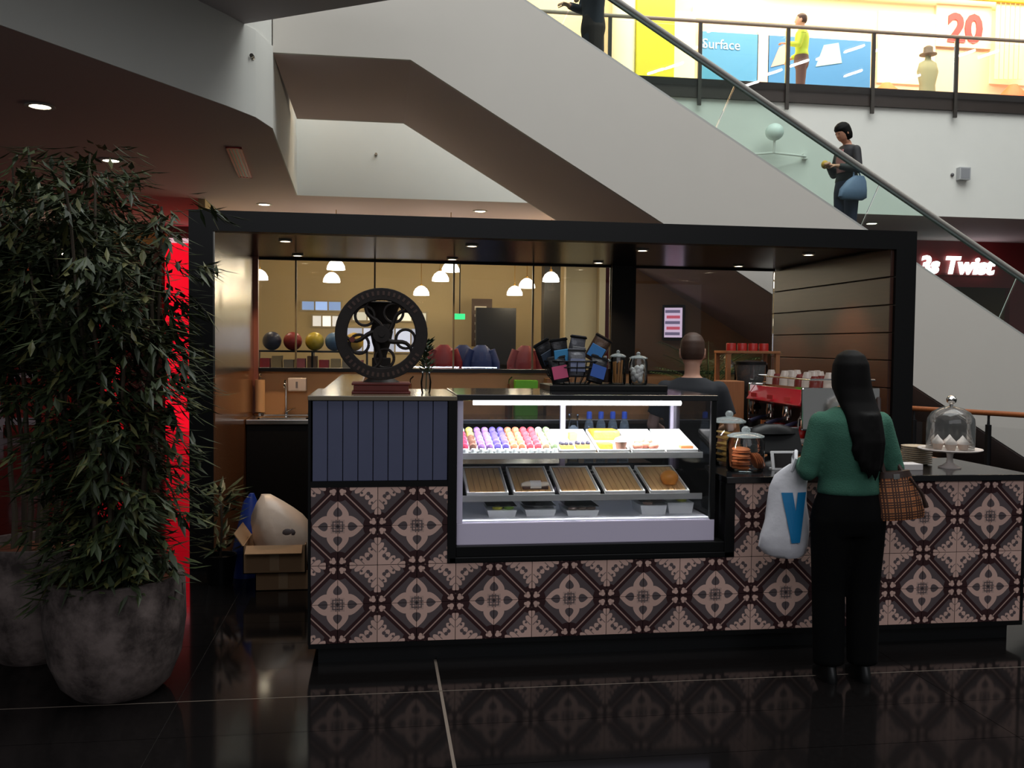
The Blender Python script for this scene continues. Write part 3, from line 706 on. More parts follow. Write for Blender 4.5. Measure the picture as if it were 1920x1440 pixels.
def jar(loc, r, h, label, cat='jar', fill=None, knob=True, lidr=1.0):
    t_ = thing('glass_jar', label, cat, loc)
    part('jar_body', MB().lathe([(r*.9, 0), (r, .012), (r, h*.78), (r*.86, h*.88), (r*.86, h*.92)], 24, caps=False), M_jar, t_, True)
    part('jar_base', MB().lathe([(r*.88, .002), (r*.88, .01)], 20), M_jar, t_)
    ld = part('lid', MB().lathe([(r*.98*lidr, h*.90), (r*.98*lidr, h*.93), (r*.7, h*.985), (r*.2, h*1.02)], 24), pane_mat('lid_glass', (.86, .9, .9, 1), milk=.18), t_, True)
    if knob: part('knob', MB().ball((0, 0, h*1.07), r*.24, r*.24, r*.22, 12, 8), pane_mat('lid_glass', (.86, .9, .9, 1), milk=.18), ld, True)
    return t_
j1 = jar((1.60, .60, 1.418), .048, .18, 'glass jar of brown sugar sticks on the black board')
for i in range(7):
    a = i*.9; part('sugar_stick', MB().tube([(.02*math.cos(a), .02*math.sin(a), .012), (.026*math.cos(a+.3), .026*math.sin(a+.3), .12+.004*i)], .006, 6), mat('kraft_stick', S(190, 130, 70), .6), j1)
j2 = jar((1.715, .57, 1.418), .055, .17, 'glass jar of white marshmallows on the black board')
for i in range(22):
    a = i*2.4; r = .012+.03*((i*7) % 5)/5; part('marshmallow', MB().ball((r*math.cos(a), r*math.sin(a), .024+.0038*i), .016, n=8, m=5), mat('marshmallow', S(232, 226, 224), .7), j2, True)
j3 = jar((1.535, .64, 1.418), .035, .15, 'slim spice shaker with a metal cap on the black board')
part('shaker_fill', MB().lathe([(.028, .012), (.028, .09)], 12), mat('cocoa', S(66, 36, 26), .8), j3)

# ------------------------------------------------------------------ things on the right worktop
def cookie(parent, c, r, rot, m):
    mb = MB().lathe([(.002, 0), (r*.9, .001), (r, .006), (r*.85, .013), (r*.3, .016), (.002, .016)], 14); mb.xf(Matrix.Translation(c) @ rot); part('cookie', mb, m, parent, True)
M_cook = mat('cookie_ginger', S(190, 104, 56), .7, noise=.25, nscale=50, bump=.4); M_cook2 = mat('cookie_oat', S(176, 136, 72), .75, noise=.3, nscale=50)
j4 = jar((2.245, .22, .95), .105, .215, 'large glass cookie jar of ginger biscuits with a domed lid')
for i in range(7): cookie(j4, (-.03+.004*(i % 2), -.01, .016+.017*i), .052, Matrix.Rotation(.25*(-1)**i*.3, 4, 'X'), M_cook)
for i in range(4): cookie(j4, (.045+.012*i, .0, .055), .05, Matrix.Rotation(1.15, 4, 'Y'), M_cook)
j5 = jar((2.255, .50, .95), .10, .28, 'tall glass cookie jar of oat biscuits behind the ginger biscuit jar')
for i in range(11): cookie(j5, (-.02+.03*(i % 2), .01*(i % 3), .016+.0165*i), .055, Matrix.Rotation(.2*(-1)**i, 4, 'Y'), M_cook2)
# card terminal, tablet, pastry plate
t_ = thing('cash_terminal', 'black point of sale terminal on the counter beside the cookie jars', 'cash register', (2.56, .56, .95)); t_.scale = (1, 1, .68)
part('stand', MB().rings([(0, 0, 0, .11, .09), (0, 0, .02, .10, .08), (0, .01, .06, .03, .03), (0, .02, .14, .03, .025)], 18), M_black, t_, True)
mb = MB().box(-.17, .17, -.015, .02, -.12, .12); mb.xf(Matrix.Translation((0, .0, .20)) @ Matrix.Rotation(-.35, 4, 'X')); scn = part('screen_housing', mb, M_black, t_, bevel=.012)
mb = MB().box(-.14, .14, .0205, .023, -.09, .09); mb.xf(Matrix.Translation((0, .0, .20)) @ Matrix.Rotation(-.35, 4, 'X')); part('screen', mb, mat('dark_screen', S(30, 34, 40), .15), scn)
part('hood', MB().rings([(0, .02, .26, .15, .05), (0, .03, .31, .13, .05), (0, .04, .34, .07, .04)], 18), M_black, t_, True)
t_ = thing('tablet_stand', 'white framed tablet standing on the counter by the shopper\'s elbow', 'tablet', (2.49, .24, .95))
part('frame', MB().box(-.075, .075, 0, .012, .0, .11).xf(Matrix.Rotation(-.25, 4, 'X')), mat('tablet_white', S(215, 214, 216), .35), t_, bevel=.004)
part('tablet_screen', MB().box(-.058, .058, -.002, .001, .014, .096).xf(Matrix.Rotation(-.25, 4, 'X')), mat('tablet_dark', S(30, 26, 26), .2), t_)
part('tablet_foot', MB().box(-.06, .06, 0, .08, 0, .006), mat('tablet_white', S(215, 214, 216), .35), t_)
t_ = thing('pastry_plate', 'dark plate of sliced pastries behind the tablet', 'plate', (2.62, .32, .95))
part('plate', MB().lathe([(.05, 0), (.085, .012), (.088, .014), (.05, .006)], 20), mat('plate_brown', S(50, 36, 30), .3), t_, True)
for i in range(3): part('pastry', MB().loft([((-.04+.08*q/5, -.03+.03*i, .022), (0, .016*math.sin(PI*(q+.5)/6), 0), (0, 0, .012*math.sin(PI*(q+.5)/6))) for q in range(6)], 10), M_pastry, t_, True)
# plates stack
for i in range(9):
    o = solo('side_plate', MB().lathe([(.055, 0), (.088, .009), (.09, .012), (.086, .0125), (.053, .004)], 28, (3.43, .46, .95+i*.0125)), mat('cream_china', S(196, 176, 150), .35),
             'cream side plate in the stack beside the cake stand', 'plate', 'stack of cream side plates', True)
# cake stand with dome
cs = thing('cake_stand', 'white pedestal cake stand under a tall glass dome', 'cake stand', (3.53, .28, .95))
M_china = mat('white_china', S(226, 214, 208), .3)
part('foot', MB().lathe([(.062, 0), (.064, .006), (.04, .014), (.02, .03), (.016, .06), (.02, .085), (.05, .098)], 28), M_china, cs, True)
part('plate', MB().lathe([(.05, .095), (.16, .104), (.178, .112), (.176, .116), (.15, .11), (.002, .108)], 36), M_china, cs, True)
dm = thing('glass_dome', 'tall clear glass dome with a round knob over the cupcakes', 'glass dome', (3.53, .28, 1.062))
part('dome', MB().lathe([(.132, 0), (.133, .14), (.128, .18), (.105, .215), (.065, .24), (.02, .25)], 36, caps=False), pane_mat('dome_glass', (.95, .96, .95, 1), milk=.05), dm, True)
part('knob', MB().lathe([(.012, .248), (.010, .262), (.026, .275), (.03, .292), (.02, .308), (.004, .314)], 18), M_chrome, dm, True)
for i in range(7):
    a = 2*PI*i/6; r = .078 if i < 6 else 0
    t_ = thing('cupcake', 'small pale cupcake with peaked white icing under the dome', 'cupcake', (3.53+r*math.cos(a), .28+r*math.sin(a), 1.061), group='cupcakes under the dome')
    part('case', MB().lathe([(.022, 0), (.032, .036)], 16), mat('cupcake_case', S(205, 180, 165), .6), t_, True)
    part('icing', MB().lathe([(.033, .034), (.032, .044), (.022, .054), (.016, .06), (.006, .074), (.001, .08)], 14), mat('icing_white', S(238, 226, 220), .5), t_, True)
t_ = solo('napkin_stack', MB().box(3.18, 3.30, .18, .29, .95, .985), mat('napkin', S(214, 206, 204), .7), 'small stack of white napkins on the worktop beside the plaid bag', 'napkins', bevel=.003)

# ------------------------------------------------------------------ espresso machine and coffee corner
e = thing('espresso_machine', 'red and chrome espresso machine with three group heads on the coffee bench', 'coffee machine', (3.18, 1.38, .94))
M_redpaint = mat('machine_red', S(170, 26, 38), .25, coat=.4)
L0, L1 = -.43, .43
for x in (-.2, .2):
    for y in (L0+.06, L1-.06): part('leg', MB().lathe([(.022, 0), (.016, .07)], 12, (x, y, 0)), M_chrome, e, True)
part('body', MB().box(-.06, .26, L0, L1, .07, .42), mat('machine_dark', S(60, 50, 48), .3, metal=.6), e, bevel=.012)
part('drip_tray', MB().box(-.29, -.05, L0+.02, L1-.02, .07, .11), M_chrome, e, bevel=.006)
part('drip_grille', MB().box(-.28, -.06, L0+.03, L1-.03, .11, .114), M_steel, e)
part('red_hood', MB().prism([(-.29, .33), (-.05, .28), (-.05, .43), (-.22, .43)], L0, L1, 'Y'), M_redpaint, e, bevel=.008)
part('end_panel', MB().box(-.27, .27, L0-.022, L0, .17, .45), M_chrome, e, bevel=.012)
part('end_panel', MB().box(-.27, .27, L1, L1+.022, .17, .45), M_chrome, e, bevel=.012)
part('cup_rail', MB().tube([(-.2, L0, .50), (-.2, L1, .50), (.24, L1, .50), (.24, L0, .50), (-.2, L0, .50)], .007, 8), M_chrome, e, True)
part('cup_tray', MB().box(-.21, .25, L0, L1, .43, .446), M_chrome, e)
for i in range(3):
    y = -.28+.28*i
    part('group_head', MB().lathe([(.034, .23), (.036, .25), (.03, .30)], 16, (-.16, y, 0)), M_chrome, e, True)
    pf = part('portafilter', MB().lathe([(.030, .205), (.034, .23)], 14, (-.16, y, 0)), M_chrome, e, True)
    part('handle', MB().tube([(-.19, y, .215), (-.25, y-.02, .205), (-.34, y-.05, .18)], [.009, .014, .016], 10), mat('bakelite_blue', S(40, 42, 62), .35), pf, True)
    part('badge', MB().box(-.292, -.286, y-.05, y+.05, .35, .38), mat('badge_red', S(210, 50, 60), .3), e)
part('steam_wand', MB().tube([(-.22, L0+.03, .3), (-.27, L0+.02, .24), (-.28, L0+.01, .13)], .006, 8), M_chrome, e, True)
for i, (x, y, kind) in enumerate([(a, b, (ai+bi) % 2) for ai, a in enumerate((-.14, -.04, .06, .16)) for bi, b in enumerate((-.36, -.25, -.14, -.03, .10, .22, .33))]):
    m = (mat('cup_oxblood', S(110, 44, 38), .25), mat('cup_glass_pale', S(190, 176, 166), .12))[1 if (y > .0) != (kind == 1) else 0]
    nm, lb = (('coffee_cup', 'glossy dark red coffee cup upturned on the espresso machine') if m.name == 'cup_oxblood' else ('latte_glass', 'pale shiny latte glass upturned on the espresso machine'))
    hgt = .075 if nm == 'coffee_cup' else .10
    solo(nm, MB().lathe([(.038, 0), (.036, hgt*.5), (.024, hgt*.92), (.022, hgt)], 14, (3.18+x, 1.38+y, .94+.446)), m, lb, 'cup' if nm == 'coffee_cup' else 'glass', nm.replace('_', ' ')+' row on the machine', True)
for i in range(4):
    solo('red_cup', MB().lathe([(.026, 0), (.036, .03), (.038, .055), (.034, .055), (.024, .006)], 16, (2.98+.06*(i % 2), 1.09+.15*i, .94+.114)), mat('cup_red', S(190, 34, 30), .25), 'red espresso cup waiting on the drip tray', 'cup', 'red cups on the drip tray', True)
# grinder with bean hopper
t_ = thing('bean_grinder', 'black coffee bean grinder with a dark conical hopper beside the espresso machine', 'coffee grinder', (2.98, 1.955, .94))
part('grinder_body', MB().rings([(0, 0, 0, .09, .1), (0, 0, .12, .08, .09), (0, 0, .3, .085, .09), (0, 0, .36, .06, .06)], 18), M_black, t_, True)
part('hopper', MB().lathe([(.05, .36), (.1, .46), (.115, .58)], 20, caps=False), pane_mat('smoked_hopper', (.4, .3, .25, 1), milk=.1), t_, True)
part('beans', MB().lathe([(.046, .362), (.09, .45), (.098, .49), (.002, .50)], 18), mat('beans', S(46, 28, 20), .5, bump=.6), t_, True)
part('hopper_lid', MB().lathe([(.118, .578), (.118, .6), (.02, .61)], 20), M_black, t_, True)
part('dispenser', MB().tube([(0, -.08, .3), (0, -.15, .26)], [.04, .03], 12), M_black, t_, True)
# tall timber rack with shelves behind the bench
rk = thing('timber_rack', 'slim open timber rack of jars and red tins behind the coffee machine', 'shelf', (3.10, 2.32, 0))
M_rack = wood_mat('rack_oak', S(170, 112, 70), S(130, 82, 50), 6, .5, 'Z')
for x in (-.2, .2):
    for y in (-.12, .12): part('upright', MB().box(x-.016, x+.016, y-.016, y+.016, 0, 1.60), M_rack, rk)
for z in (.5, 1.0, 1.36, 1.60): part('shelf', MB().box(-.22, .22, -.14, .14, z, z+.02), M_rack, rk, bevel=.003)
for i in range(4): solo('red_tin', MB().lathe([(.038, 0), (.038, .055), (.034, .06)], 16, (2.96+.09*i, 2.30, 1.62)), mat('tin_red', S(176, 40, 34), .35), 'small red tin on the top shelf of the timber rack', 'tin', 'red tins on the rack', True)
for i in range(3): jar((2.96+.13*i, 2.30, 1.38), .045, .15, ('glass jar of pale sugar on the timber rack', 'glass jar of dark beans on the timber rack', 'empty glass jar on the timber rack')[i])
for i in range(3):
    t_ = thing('syrup_bottle', 'clear glass syrup bottle with a pump on the coffee bench', 'bottle', (3.36+.10*i, 1.98, .94), group='syrup bottles by the rack')
    part('bottle', MB().lathe([(.036, 0), (.038, .02), (.038, .2), (.014, .27), (.014, .31)], 16), pane_mat('jar_glass', (.93, .96, .96, 1), milk=.1), t_, True)
    part('pump', MB().lathe([(.016, .305), (.016, .33), (.005, .335), (.005, .37)], 10).tube([(0, 0, .37), (-.04, -.02, .365)], .006, 6), M_chrome, t_, True)
solo('cardboard_block', MB().box(2.69, 2.85, 1.74, 1.93, .94, 1.40), M_rack, 'upright timber box at the near end of the coffee bench', 'box', bevel=.006)
# palm on the back bench
def palm(loc, label, n=16, length=.55, seed=5, name='potted_palm', potm=None):
    r_ = random.Random(seed); t_ = thing(name, label, 'plant', loc)
    part('pot', MB().lathe([(.09, 0), (.12, .2), (.125, .22), (.11, .22), (.10, .19)], 22), potm or M_black, t_, True)
    part('soil', MB().lathe([(.1, .185), (.1, .195)], 18), mat('soil', S(40, 28, 22), .9), t_)
    for i in range(n):
        a = 2*PI*i/n+r_.random(); el = .75+r_.random()*.7; pts = []; L = length*(.75+.4*r_.random())
        for q in range(8):
            t = q/7; pts.append(Vector((math.cos(a)*L*t*math.cos(el*(1-.6*t)), math.sin(a)*L*t*math.cos(el*(1-.6*t)), .2+L*(t*math.sin(el)-.35*t*t))))
        mb = MB().tube(pts, [.005-.0005*q for q in range(8)], 5)
        for q in range(1, 24):
            t = q/24*7; i0 = min(int(t), 6); p = pts[i0].lerp(pts[i0+1], t-i0); dr = (pts[i0+1]-pts[i0]).normalized(); sd = dr.cross(Vector((0, 0, 1))).normalized()
            for s in (-1, 1): leaf(mb, p, dr*.6+sd*s-Vector((0, 0, .25)), .13*math.sin(PI*(q+3)/28)+.03, .014)
        part('frond', mb, mat('palm_green', S(52, 84, 50), .45), t_)
    return t_
palm((3.18, 3.05, .0), 'bushy green palm in a black pot on the back bench', 22, .80, 5)
_p = [o for o in COL.objects if o.name.startswith('potted_palm')][0]; _p.location = (3.36, 3.90, .97)

# ------------------------------------------------------------------ sink corner
for nm, px, lb in (('towel_roll', 488, 'tall paper towel roll on the steel bench by the sink'),):
    p = at_y(px, 735, 4.18); t_ = thing(nm, lb, 'paper towel', (p.x, 4.16, .97))
    part('roll', MB().lathe([(.045, .03), (.045, .33), (.015, .33)], 20), mat('towel_tan', S(222, 176, 130), .8), t_, True)
    part('holder', MB().lathe([(.055, 0), (.055, .02), (.008, .025), (.008, .36), (.018, .37), (.006, .385)], 16), M_chrome, t_, True)
t_ = thing('sink_tap', 'tall chrome swan-neck tap over the kiosk sink', 'tap', (-.66, 4.20, .97))
part('spout', MB().tube([(0, 0, 0), (0, 0, .24), (0, -.03, .30), (0, -.09, .32), (0, -.14, .29), (0, -.15, .25)], .012, 10), M_chrome, t_, True)
part('lever', MB().tube([(0, 0, .03), (.06, -.01, .06), (.09, -.02, .065)], [.012, .009, .007], 8), M_chrome, t_, True)
part('collar', MB().lathe([(.028, 0), (.024, .03), (.014, .035)], 16), M_chrome, t_, True)
p = at_y(558, 722, 4.26)
t_ = thing('soap_dispenser', 'white wall-mounted soap dispenser above the steel bench', 'dispenser', (p.x, 4.275, p.z-.055))
part('case', MB().box(-.085, .085, -.085, .0, 0, .125), mat('dispenser_white', S(224, 208, 200), .35), t_, bevel=.012); part('window', MB().box(-.012, .008, -.088, -.084, .03, .09), mat('dispenser_grey', S(130, 124, 128), .3), t_)
for i in range(2):
    t_ = thing('short_tap', 'small chrome bottle pourer on the back bench', 'pourer', (.50+.95*i, 4.18, .97), group='pourers on the back bench')
    part('bottle', MB().lathe([(.035, 0), (.035, .18), (.012, .25), (.012, .30)], 14), mat('bottle_amber', S(96, 54, 28), .15), t_, True); part('spout', MB().tube([(0, 0, .3), (0, -.01, .34), (.03, -.02, .37)], .007, 8), M_chrome, t_, True)
solo('green_box', MB().box(1.50, 1.72, 4.08, 4.2, .97, 1.31), mat('lime_green', S(90, 170, 40), .5), 'lime green carton on the back bench', 'carton', bevel=.004)
solo('brown_carton', MB().box(1.80, 2.05, 4.05, 4.22, .97, 1.33), mat('carton_brown', S(120, 84, 58), .7), 'plain brown carton beside the lime green one', 'carton', bevel=.004)

# ------------------------------------------------------------------ cartons and bag on the floor at the left end
M_card = mat('cardboard', S(150, 116, 84), .8, noise=.06, nscale=10)
def carton(x0, x1, y0, y1, z0, z1, label, flaps=True):
    t_ = thing('cardboard_box', label, 'box', ((x0+x1)/2, (y0+y1)/2, z0)); h = z1-z0; a, b = (x1-x0)/2, (y1-y0)/2
    part('wall', MB().box(-a, a, -b, -b+.005, 0, h).box(-a, a, b-.005, b, 0, h).box(-a, -a+.005, -b, b, 0, h).box(a-.005, a, -b, b, 0, h).box(-a, a, -b, b, 0, .005), M_card, t_)
    if flaps:
        part('flap', MB().box(-a, a, -.005, 0, 0, .10).xf(Matrix.Translation((0, -b, h)) @ Matrix.Rotation(2.0, 4, 'X') @ Matrix.Scale(.9, 4)), M_card, t_)
        part('flap', MB().box(-.005, 0, -b, b, 0, .10).xf(Matrix.Translation((-a, 0, h)) @ Matrix.Rotation(-.6, 4, 'Y')), M_card, t_)
    part('packing_tape', MB().box(-.03, .03, -b-.0015, -b, h*.1, h*.9), mat('tape', S(170, 140, 108), .3), t_)
carton(-.60, -.24, 1.52, 1.90, 0, .13, 'flat lower cardboard box under the open carton', False)
carton(-.67, -.27, 1.46, 1.86, .13, .315, 'open cardboard box holding a full white plastic bag')
bagm = MB()
ox = -.46
rg = []
for q in range(11):
    t = q/10; z = .15+t*.47; rr_ = [.15, .18, .19, .195, .197, .193, .182, .162, .132, .09, .035][q]
    cx = ox+.05-.14*t*t
    rg.append((cx, 1.66, z, rr_, rr_*.8))
bagm.rings(rg, 22)
for i, p_ in enumerate(bagm.v):
    a = math.atan2(p_.y-1.66, p_.x-ox); s = 1+.06*math.sin(5*a+p_.z*14)+.045*math.sin(11*a-p_.z*30); p_.x = ox+(p_.x-ox)*s; p_.y = 1.66+(p_.y-1.66)*s
t_ = thing('rubbish_bag', 'bulging translucent white plastic bag slumped in the open box', 'bag', (ox, 1.66, .145))
part('sack', bagm, mat('plastic_white', S(222, 196, 176), .35, spec=.5, noise=.08, nscale=6, bump=.3, bscale=14), t_, True, world=True)
part('printed_mark', MB().ball((-.385, 1.523, .385), .045, .012, .03, 12, 6), mat('mark_dark', S(96, 84, 84), .5), t_, True, world=True, label='dark printed patch')
t_ = solo('blue_cloth', MB().rings([(-.72, 1.95, 0, .10, .10), (-.73, 1.95, .15, .09, .09), (-.70, 1.96, .34, .08, .06), (-.69, 1.97, .52, .05, .04), (-.68, 1.97, .58, .015, .02)], 14), mat('blue_plastic', S(34, 58, 140), .4), 'crumpled blue plastic sack behind the cardboard boxes', 'sack', smooth=True)
# ------------------------------------------------------------------ people
def hand(mb, wrist, d, palm_n, side, curl=.6, s=1.0):
    """palm, four fingers of unequal length and a thumb leaving the side of the palm"""
    d = Vector(d).normalized(); nrm = Vector(palm_n); nrm = (nrm-d*nrm.dot(d)).normalized(); sd = d.cross(nrm)*side
    w = Vector(wrist)
    mb.loft([(w+d*t*s, sd*a*s, nrm*b*s) for t, a, b in ((-.01, .024, .02), (.02, .034, .018), (.06, .04, .016), (.088, .038, .014))], 12)
    for k, (off, L) in enumerate(((-.029, .066), (-.010, .076), (.010, .070), (.028, .055))):
        p = w+d*.08*s+sd*off*s; pts = [p]; a = 0.0
        for q in range(3):
            a += curl*(.55+.25*q); p = p+(d*math.cos(a)+nrm*math.sin(a))*L*s*(.42, .33, .25)[q]; pts.append(p)
        mb.tube(pts, [.0095*s, .009*s, .0082*s, .007*s], 8)
    p = w+d*.022*s-sd*.03*s
    mb.tube([p, p+(d*.5-sd*.8+nrm*.25)*.035*s, p+(d*.85-sd*.7+nrm*.5)*.062*s], [.012*s, .0105*s, .008*s], 8)
def limb(mb, pts, rad, n=12):
    P = [Vector(p) for p in pts]; out = []; R = []
    for i in range(len(P)-1):
        for q in range(4):
            t = q/4; out.append(P[i].lerp(P[i+1], t)); R.append(rad[i]+(rad[i+1]-rad[i])*t)
    out.append(P[-1]); R.append(rad[-1]); mb.tube(out, R, n)
    for p, r in zip(P[1:-1], rad[1:-1]): mb.ball(p, r*.98, n=10, m=6)
    mb.ball(P[0], rad[0]*.98, n=10, m=6)
def person(loc, rz, H, label, skin, top_m, leg_m, shoe_m, hair_m, arms, hair='short', tilt_=0.0, wide=1.0, legw=1.0, neck_open=False, curl=.6, long_sleeve=True, hem=.955, legs=None):
    s = H/1.7
    t = thing('person', label, 'person', loc, rz)
    M_sk = skin
    L = legs or [((-.09, 0, .86), (-.092, .01, .47), (-.09, -.01, .08)), ((.09, 0, .86), (.092, .01, .47), (.09, -.01, .08))]
    V = lambda p: Vector(p)*s
    b = MB()
    hc = Vector((0, .025+tilt_*.12, 1.585-abs(tilt_)*.03))*s
    head = MB().rings([(0, 0, -.118, .02, .02), (0, .018, -.108, .042, .045), (0, .015, -.075, .06, .078), (0, .008, -.03, .070, .093), (0, 0, .015, .074, .098), (0, -.006, .06, .07, .092), (0, -.008, .095, .05, .066), (0, -.008, .113, .02, .026)], 18)
    head.tube([(0, .088, .012), (0, .106, -.022), (0, .094, -.032)], [.009, .014, .010], 8)          # nose
    head.rings([(0, .075, -.062, .024, .016), (0, .082, -.058, .024, .012), (0, .075, -.05, .022, .014)], 10)      # lips
    for e_ in (-1, 1): head.loft([((e_*.07, -.005, -.02), (0, .016, .006), (0, -.006, .028)), ((e_*.084, -.012, -.015), (0, .018, .006), (0, -.006, .032))], 10)   # ears
    head.xf(Matrix.Translation(hc) @ Matrix.Rotation(-tilt_, 4, 'X') @ Matrix.Scale(s, 4)); b.add(head.v, head.f)
    b.tube([V((0, -.005, 1.38)), V((0, .004, 1.44)), hc+V((0, -.02, -.08))], [.056*s, .05*s, .05*s], 14)
    tor = [(.87, .148, .105), (.95, .15, .105), (1.05, .128*wide, .09), (1.16, .138*wide, .1), (1.27, .155*wide, .11), (1.34, .16*wide, .1), (1.39, .12, .075), (1.42, .06, .055)]
    b.rings([(0, 0, z*s, rx*s, ry*s) for z, rx, ry in tor], 20)
    for a in arms:
        side = -1 if a['side'] == 'L' else 1
        sh = V((side*.155*wide, 0, 1.345)); el, wr = V(a['elbow']), V(a['wrist'])
        limb(b, [sh, el, wr], [.046*s, .038*s, .027*s]); hand(b, wr, (wr-el) if 'dir' not in a else a['dir'], a.get('palm', (0, 0, -1)), side, a.get('curl', curl), s)
    for hip, kn, an in L:
        limb(b, [V(hip), V(kn), V(an)], [.078*s, .052*s, .038*s])
    body = part('body', fuse(b, .0085 if H > 1.5 else .01, 3), M_sk, t)
    # top
    g = MB()
    g.rings([(0, 0, z*s, rx*s, ry*s) for z, rx, ry in [(hem, .168, .122), (hem+.03, .164, .12), (1.05, .148*wide, .108), (1.16, .158*wide, .118), (1.27, .172*wide, .124), (1.345, .172*wide, .110), (1.39, .135, .086), (1.415, .085, .072)]], 22)
    for a in arms:
        side = -1 if a['side'] == 'L' else 1
        sh = V((side*.150*wide, 0, 1.335)); el, wr = V(a['elbow']), V(a['wrist'])
        end = el.lerp(wr, .88) if long_sleeve else sh.lerp(el, .72)
        limb(g, [sh, el, end] if long_sleeve else [sh, end], [.060*s, .054*s, .042*s] if long_sleeve else [.064*s, .062*s])
    part('top', fuse(g, .012, 4), top_m, t)
    q = MB()
    q.rings([(0, 0, z*s, rx*s, ry*s) for z, rx, ry in [(.76, .17*legw, .115), (.84, .178*legw, .132), (.9, .17*legw, .128), (.985, .155, .114)]], 22)
    for hip, kn, an in L:
        limb(q, [V(hip)+Vector((0, 0, -.02)), V(kn), V(an)], [.098*s*legw, .078*s*legw, .072*s*legw])
    part('trousers', fuse(q, .013, 4), leg_m, t)
    for hip, kn, an in L:
        a = V(an); part('shoe', MB().rings([(a.x, a.y+.045*s, a.z-.08*s, .042*s, .125*s), (a.x, a.y+.045*s, a.z-.055*s, .042*s, .125*s), (a.x, a.y+.02*s, a.z-.02*s, .036*s, .085*s), (a.x, a.y, a.z+.02*s, .034*s, .045*s)], 16), shoe_m, t, True)
    # hair
    hm = MB()
    if hair == 'short':
        hm.rings([(0, -.02, -.055, .064, .07), (0, -.022, -.02, .076, .086), (0, -.018, .02, .0795, .0945), (0, -.014, .065, .0755, .094), (0, -.01, .1, .056, .072), (0, -.01, .121, .022, .028)], 20)
    elif hair == 'long':
        hm.rings([(0.045, -.150, -.42, .06, .012), (.038, -.155, -.37, .078, .024), (.03, -.145, -.29, .092, .038), (.024, -.115, -.21, .094, .052), (.014, -.06, -.14, .098, .075), (.004, -.02, -.07, .1, .1), (0, -.012, -.01, .094, .106), (0, -.01, .05, .087, .104), (0, -.008, .095, .066, .082), (0, -.008, .122, .028, .036)], 22)
        for sx, sy, ze, r0 in ((-.03, -.15, -.44, .026), (.0, -.165, -.50, .028), (.035, -.168, -.53, .03), (.07, -.165, -.54, .028), (.1, -.15, -.50, .026), (.12, -.12, -.42, .024)):
            hm.tube([(sx*.7+.01, sy+.02, -.2), (sx*.9+.01, sy, -.34), (sx, sy, ze+.06), (sx+.008, sy+.012, ze)], [r0, r0, r0*.75, .004], 10)
    elif hair == 'bob':
        hm.rings([(0, -.03, -.11, .07, .06), (0, -.03, -.06, .084, .083), (0, -.022, 0, .087, .1), (0, -.01, .06, .083, .108), (0, -.006, .1, .062, .082), (0, -.006, .124, .026, .034)], 20)
    hm.xf(Matrix.Translation(hc) @ Matrix.Rotation(-tilt_, 4, 'X') @ Matrix.Scale(s, 4))
    part('hair', fuse(hm, .009, 2), hair_m, t)
    for e_ in (-1, 1):
        eb = MB().ball((e_*.03, .088, .012), .009, .006, .006, 8, 5); eb.xf(Matrix.Translation(hc) @ Matrix.Rotation(-tilt_, 4, 'X') @ Matrix.Scale(s, 4)); part('eye', eb, mat('eye_dark', S(30, 22, 20), .2), t, True)
    return t
M_skin1 = mat('skin_warm', S(196, 140, 112), .55); M_skin2 = mat('skin_fair', S(210, 158, 134), .55)
M_hair_black = mat('hair_black', S(10, 8, 8), .7, spec=.18, noise=.3, nscale=90)
M_hair_brown = mat('hair_brown', S(72, 48, 36), .6, noise=.3, nscale=120)
M_shoe = mat('black_shoe', S(14, 14, 15), .4)
M_green = mat('green_knit', S(56, 104, 86), .9, noise=.12, nscale=120, bump=.35, bscale=160)
M_trouser = mat('black_trousers', S(7, 7, 8), .9, spec=.15)
wp = at_z(1583, 1272, 0)
WX, WY = wp.x, -.46
woman = person((WX, WY, 0), -.06, 1.63, 'shopper seen from behind in a green sweater and black trousers at the counter', M_skin1, M_green, M_trouser, M_shoe, M_hair_black,
    [dict(side='L', elbow=(-.225, -.01, 1.085), wrist=(-.17, .22, 1.10), palm=(.6, 0, -.8), curl=.75), dict(side='R', elbow=(.235, -.01, 1.10), wrist=(.15, .23, 1.13), palm=(-.6, 0, -.8))],
    hair='long', wide=1.06, legw=1.10, hem=.965)
# white carrier bag with a blue V hanging from her forearm
bx, by, bz = WX-.275, WY+.13, .585
t_ = thing('carrier_bag', 'white plastic carrier bag with a big blue V hanging from the shopper\'s arm', 'bag', (bx, by, bz))
mb = MB(); rg = []
for z, cx, a, b in ((0, .03, .07, .035), (.02, .012, .11, .05), (.06, -.0, .125, .058), (.12, .004, .122, .056), (.2, .012, .108, .048), (.28, .016, .102, .04), (.36, .018, .104, .03), (.42, .03, .094, .02), (.455, .05, .06, .014), (.475, .06, .035, .012)):
    rg.append((cx, 0, z, a, b))
mb.rings(rg, 24)
for p_ in mb.v:
    a = math.atan2(p_.y, p_.x); f = 1+.06*math.sin(4*a+p_.z*11)+.045*math.sin(9*a-p_.z*26)+.03*math.sin(15*a+p_.z*50); p_.x *= f; p_.y *= f
part('bag_body', mb, mat('carrier_plastic', S(222, 220, 226), .35, noise=.05, nscale=8, bump=.35, bscale=16), t_, True)
part('handle', MB().tube([(.03, -.01, .44), (.045, -.02, .5), (.065, .02, .535), (.07, .06, .5), (.05, .02, .45)], .010, 8), mat('carrier_plastic', S(222, 220, 226), .35), t_, True)
def bag_y(x, z):
    for (c0, _, z0, a0, b0), (c1, _, z1, a1, b1) in zip(rg, rg[1:]):
        if z0 <= z <= z1:
            t = (z-z0)/(z1-z0); cx, a, b = c0+(c1-c0)*t, a0+(a1-a0)*t, b0+(b1-b0)*t
            return -b*1.13*math.sqrt(max(.02, 1-((x-cx)/a)**2))-.004
    return -.05
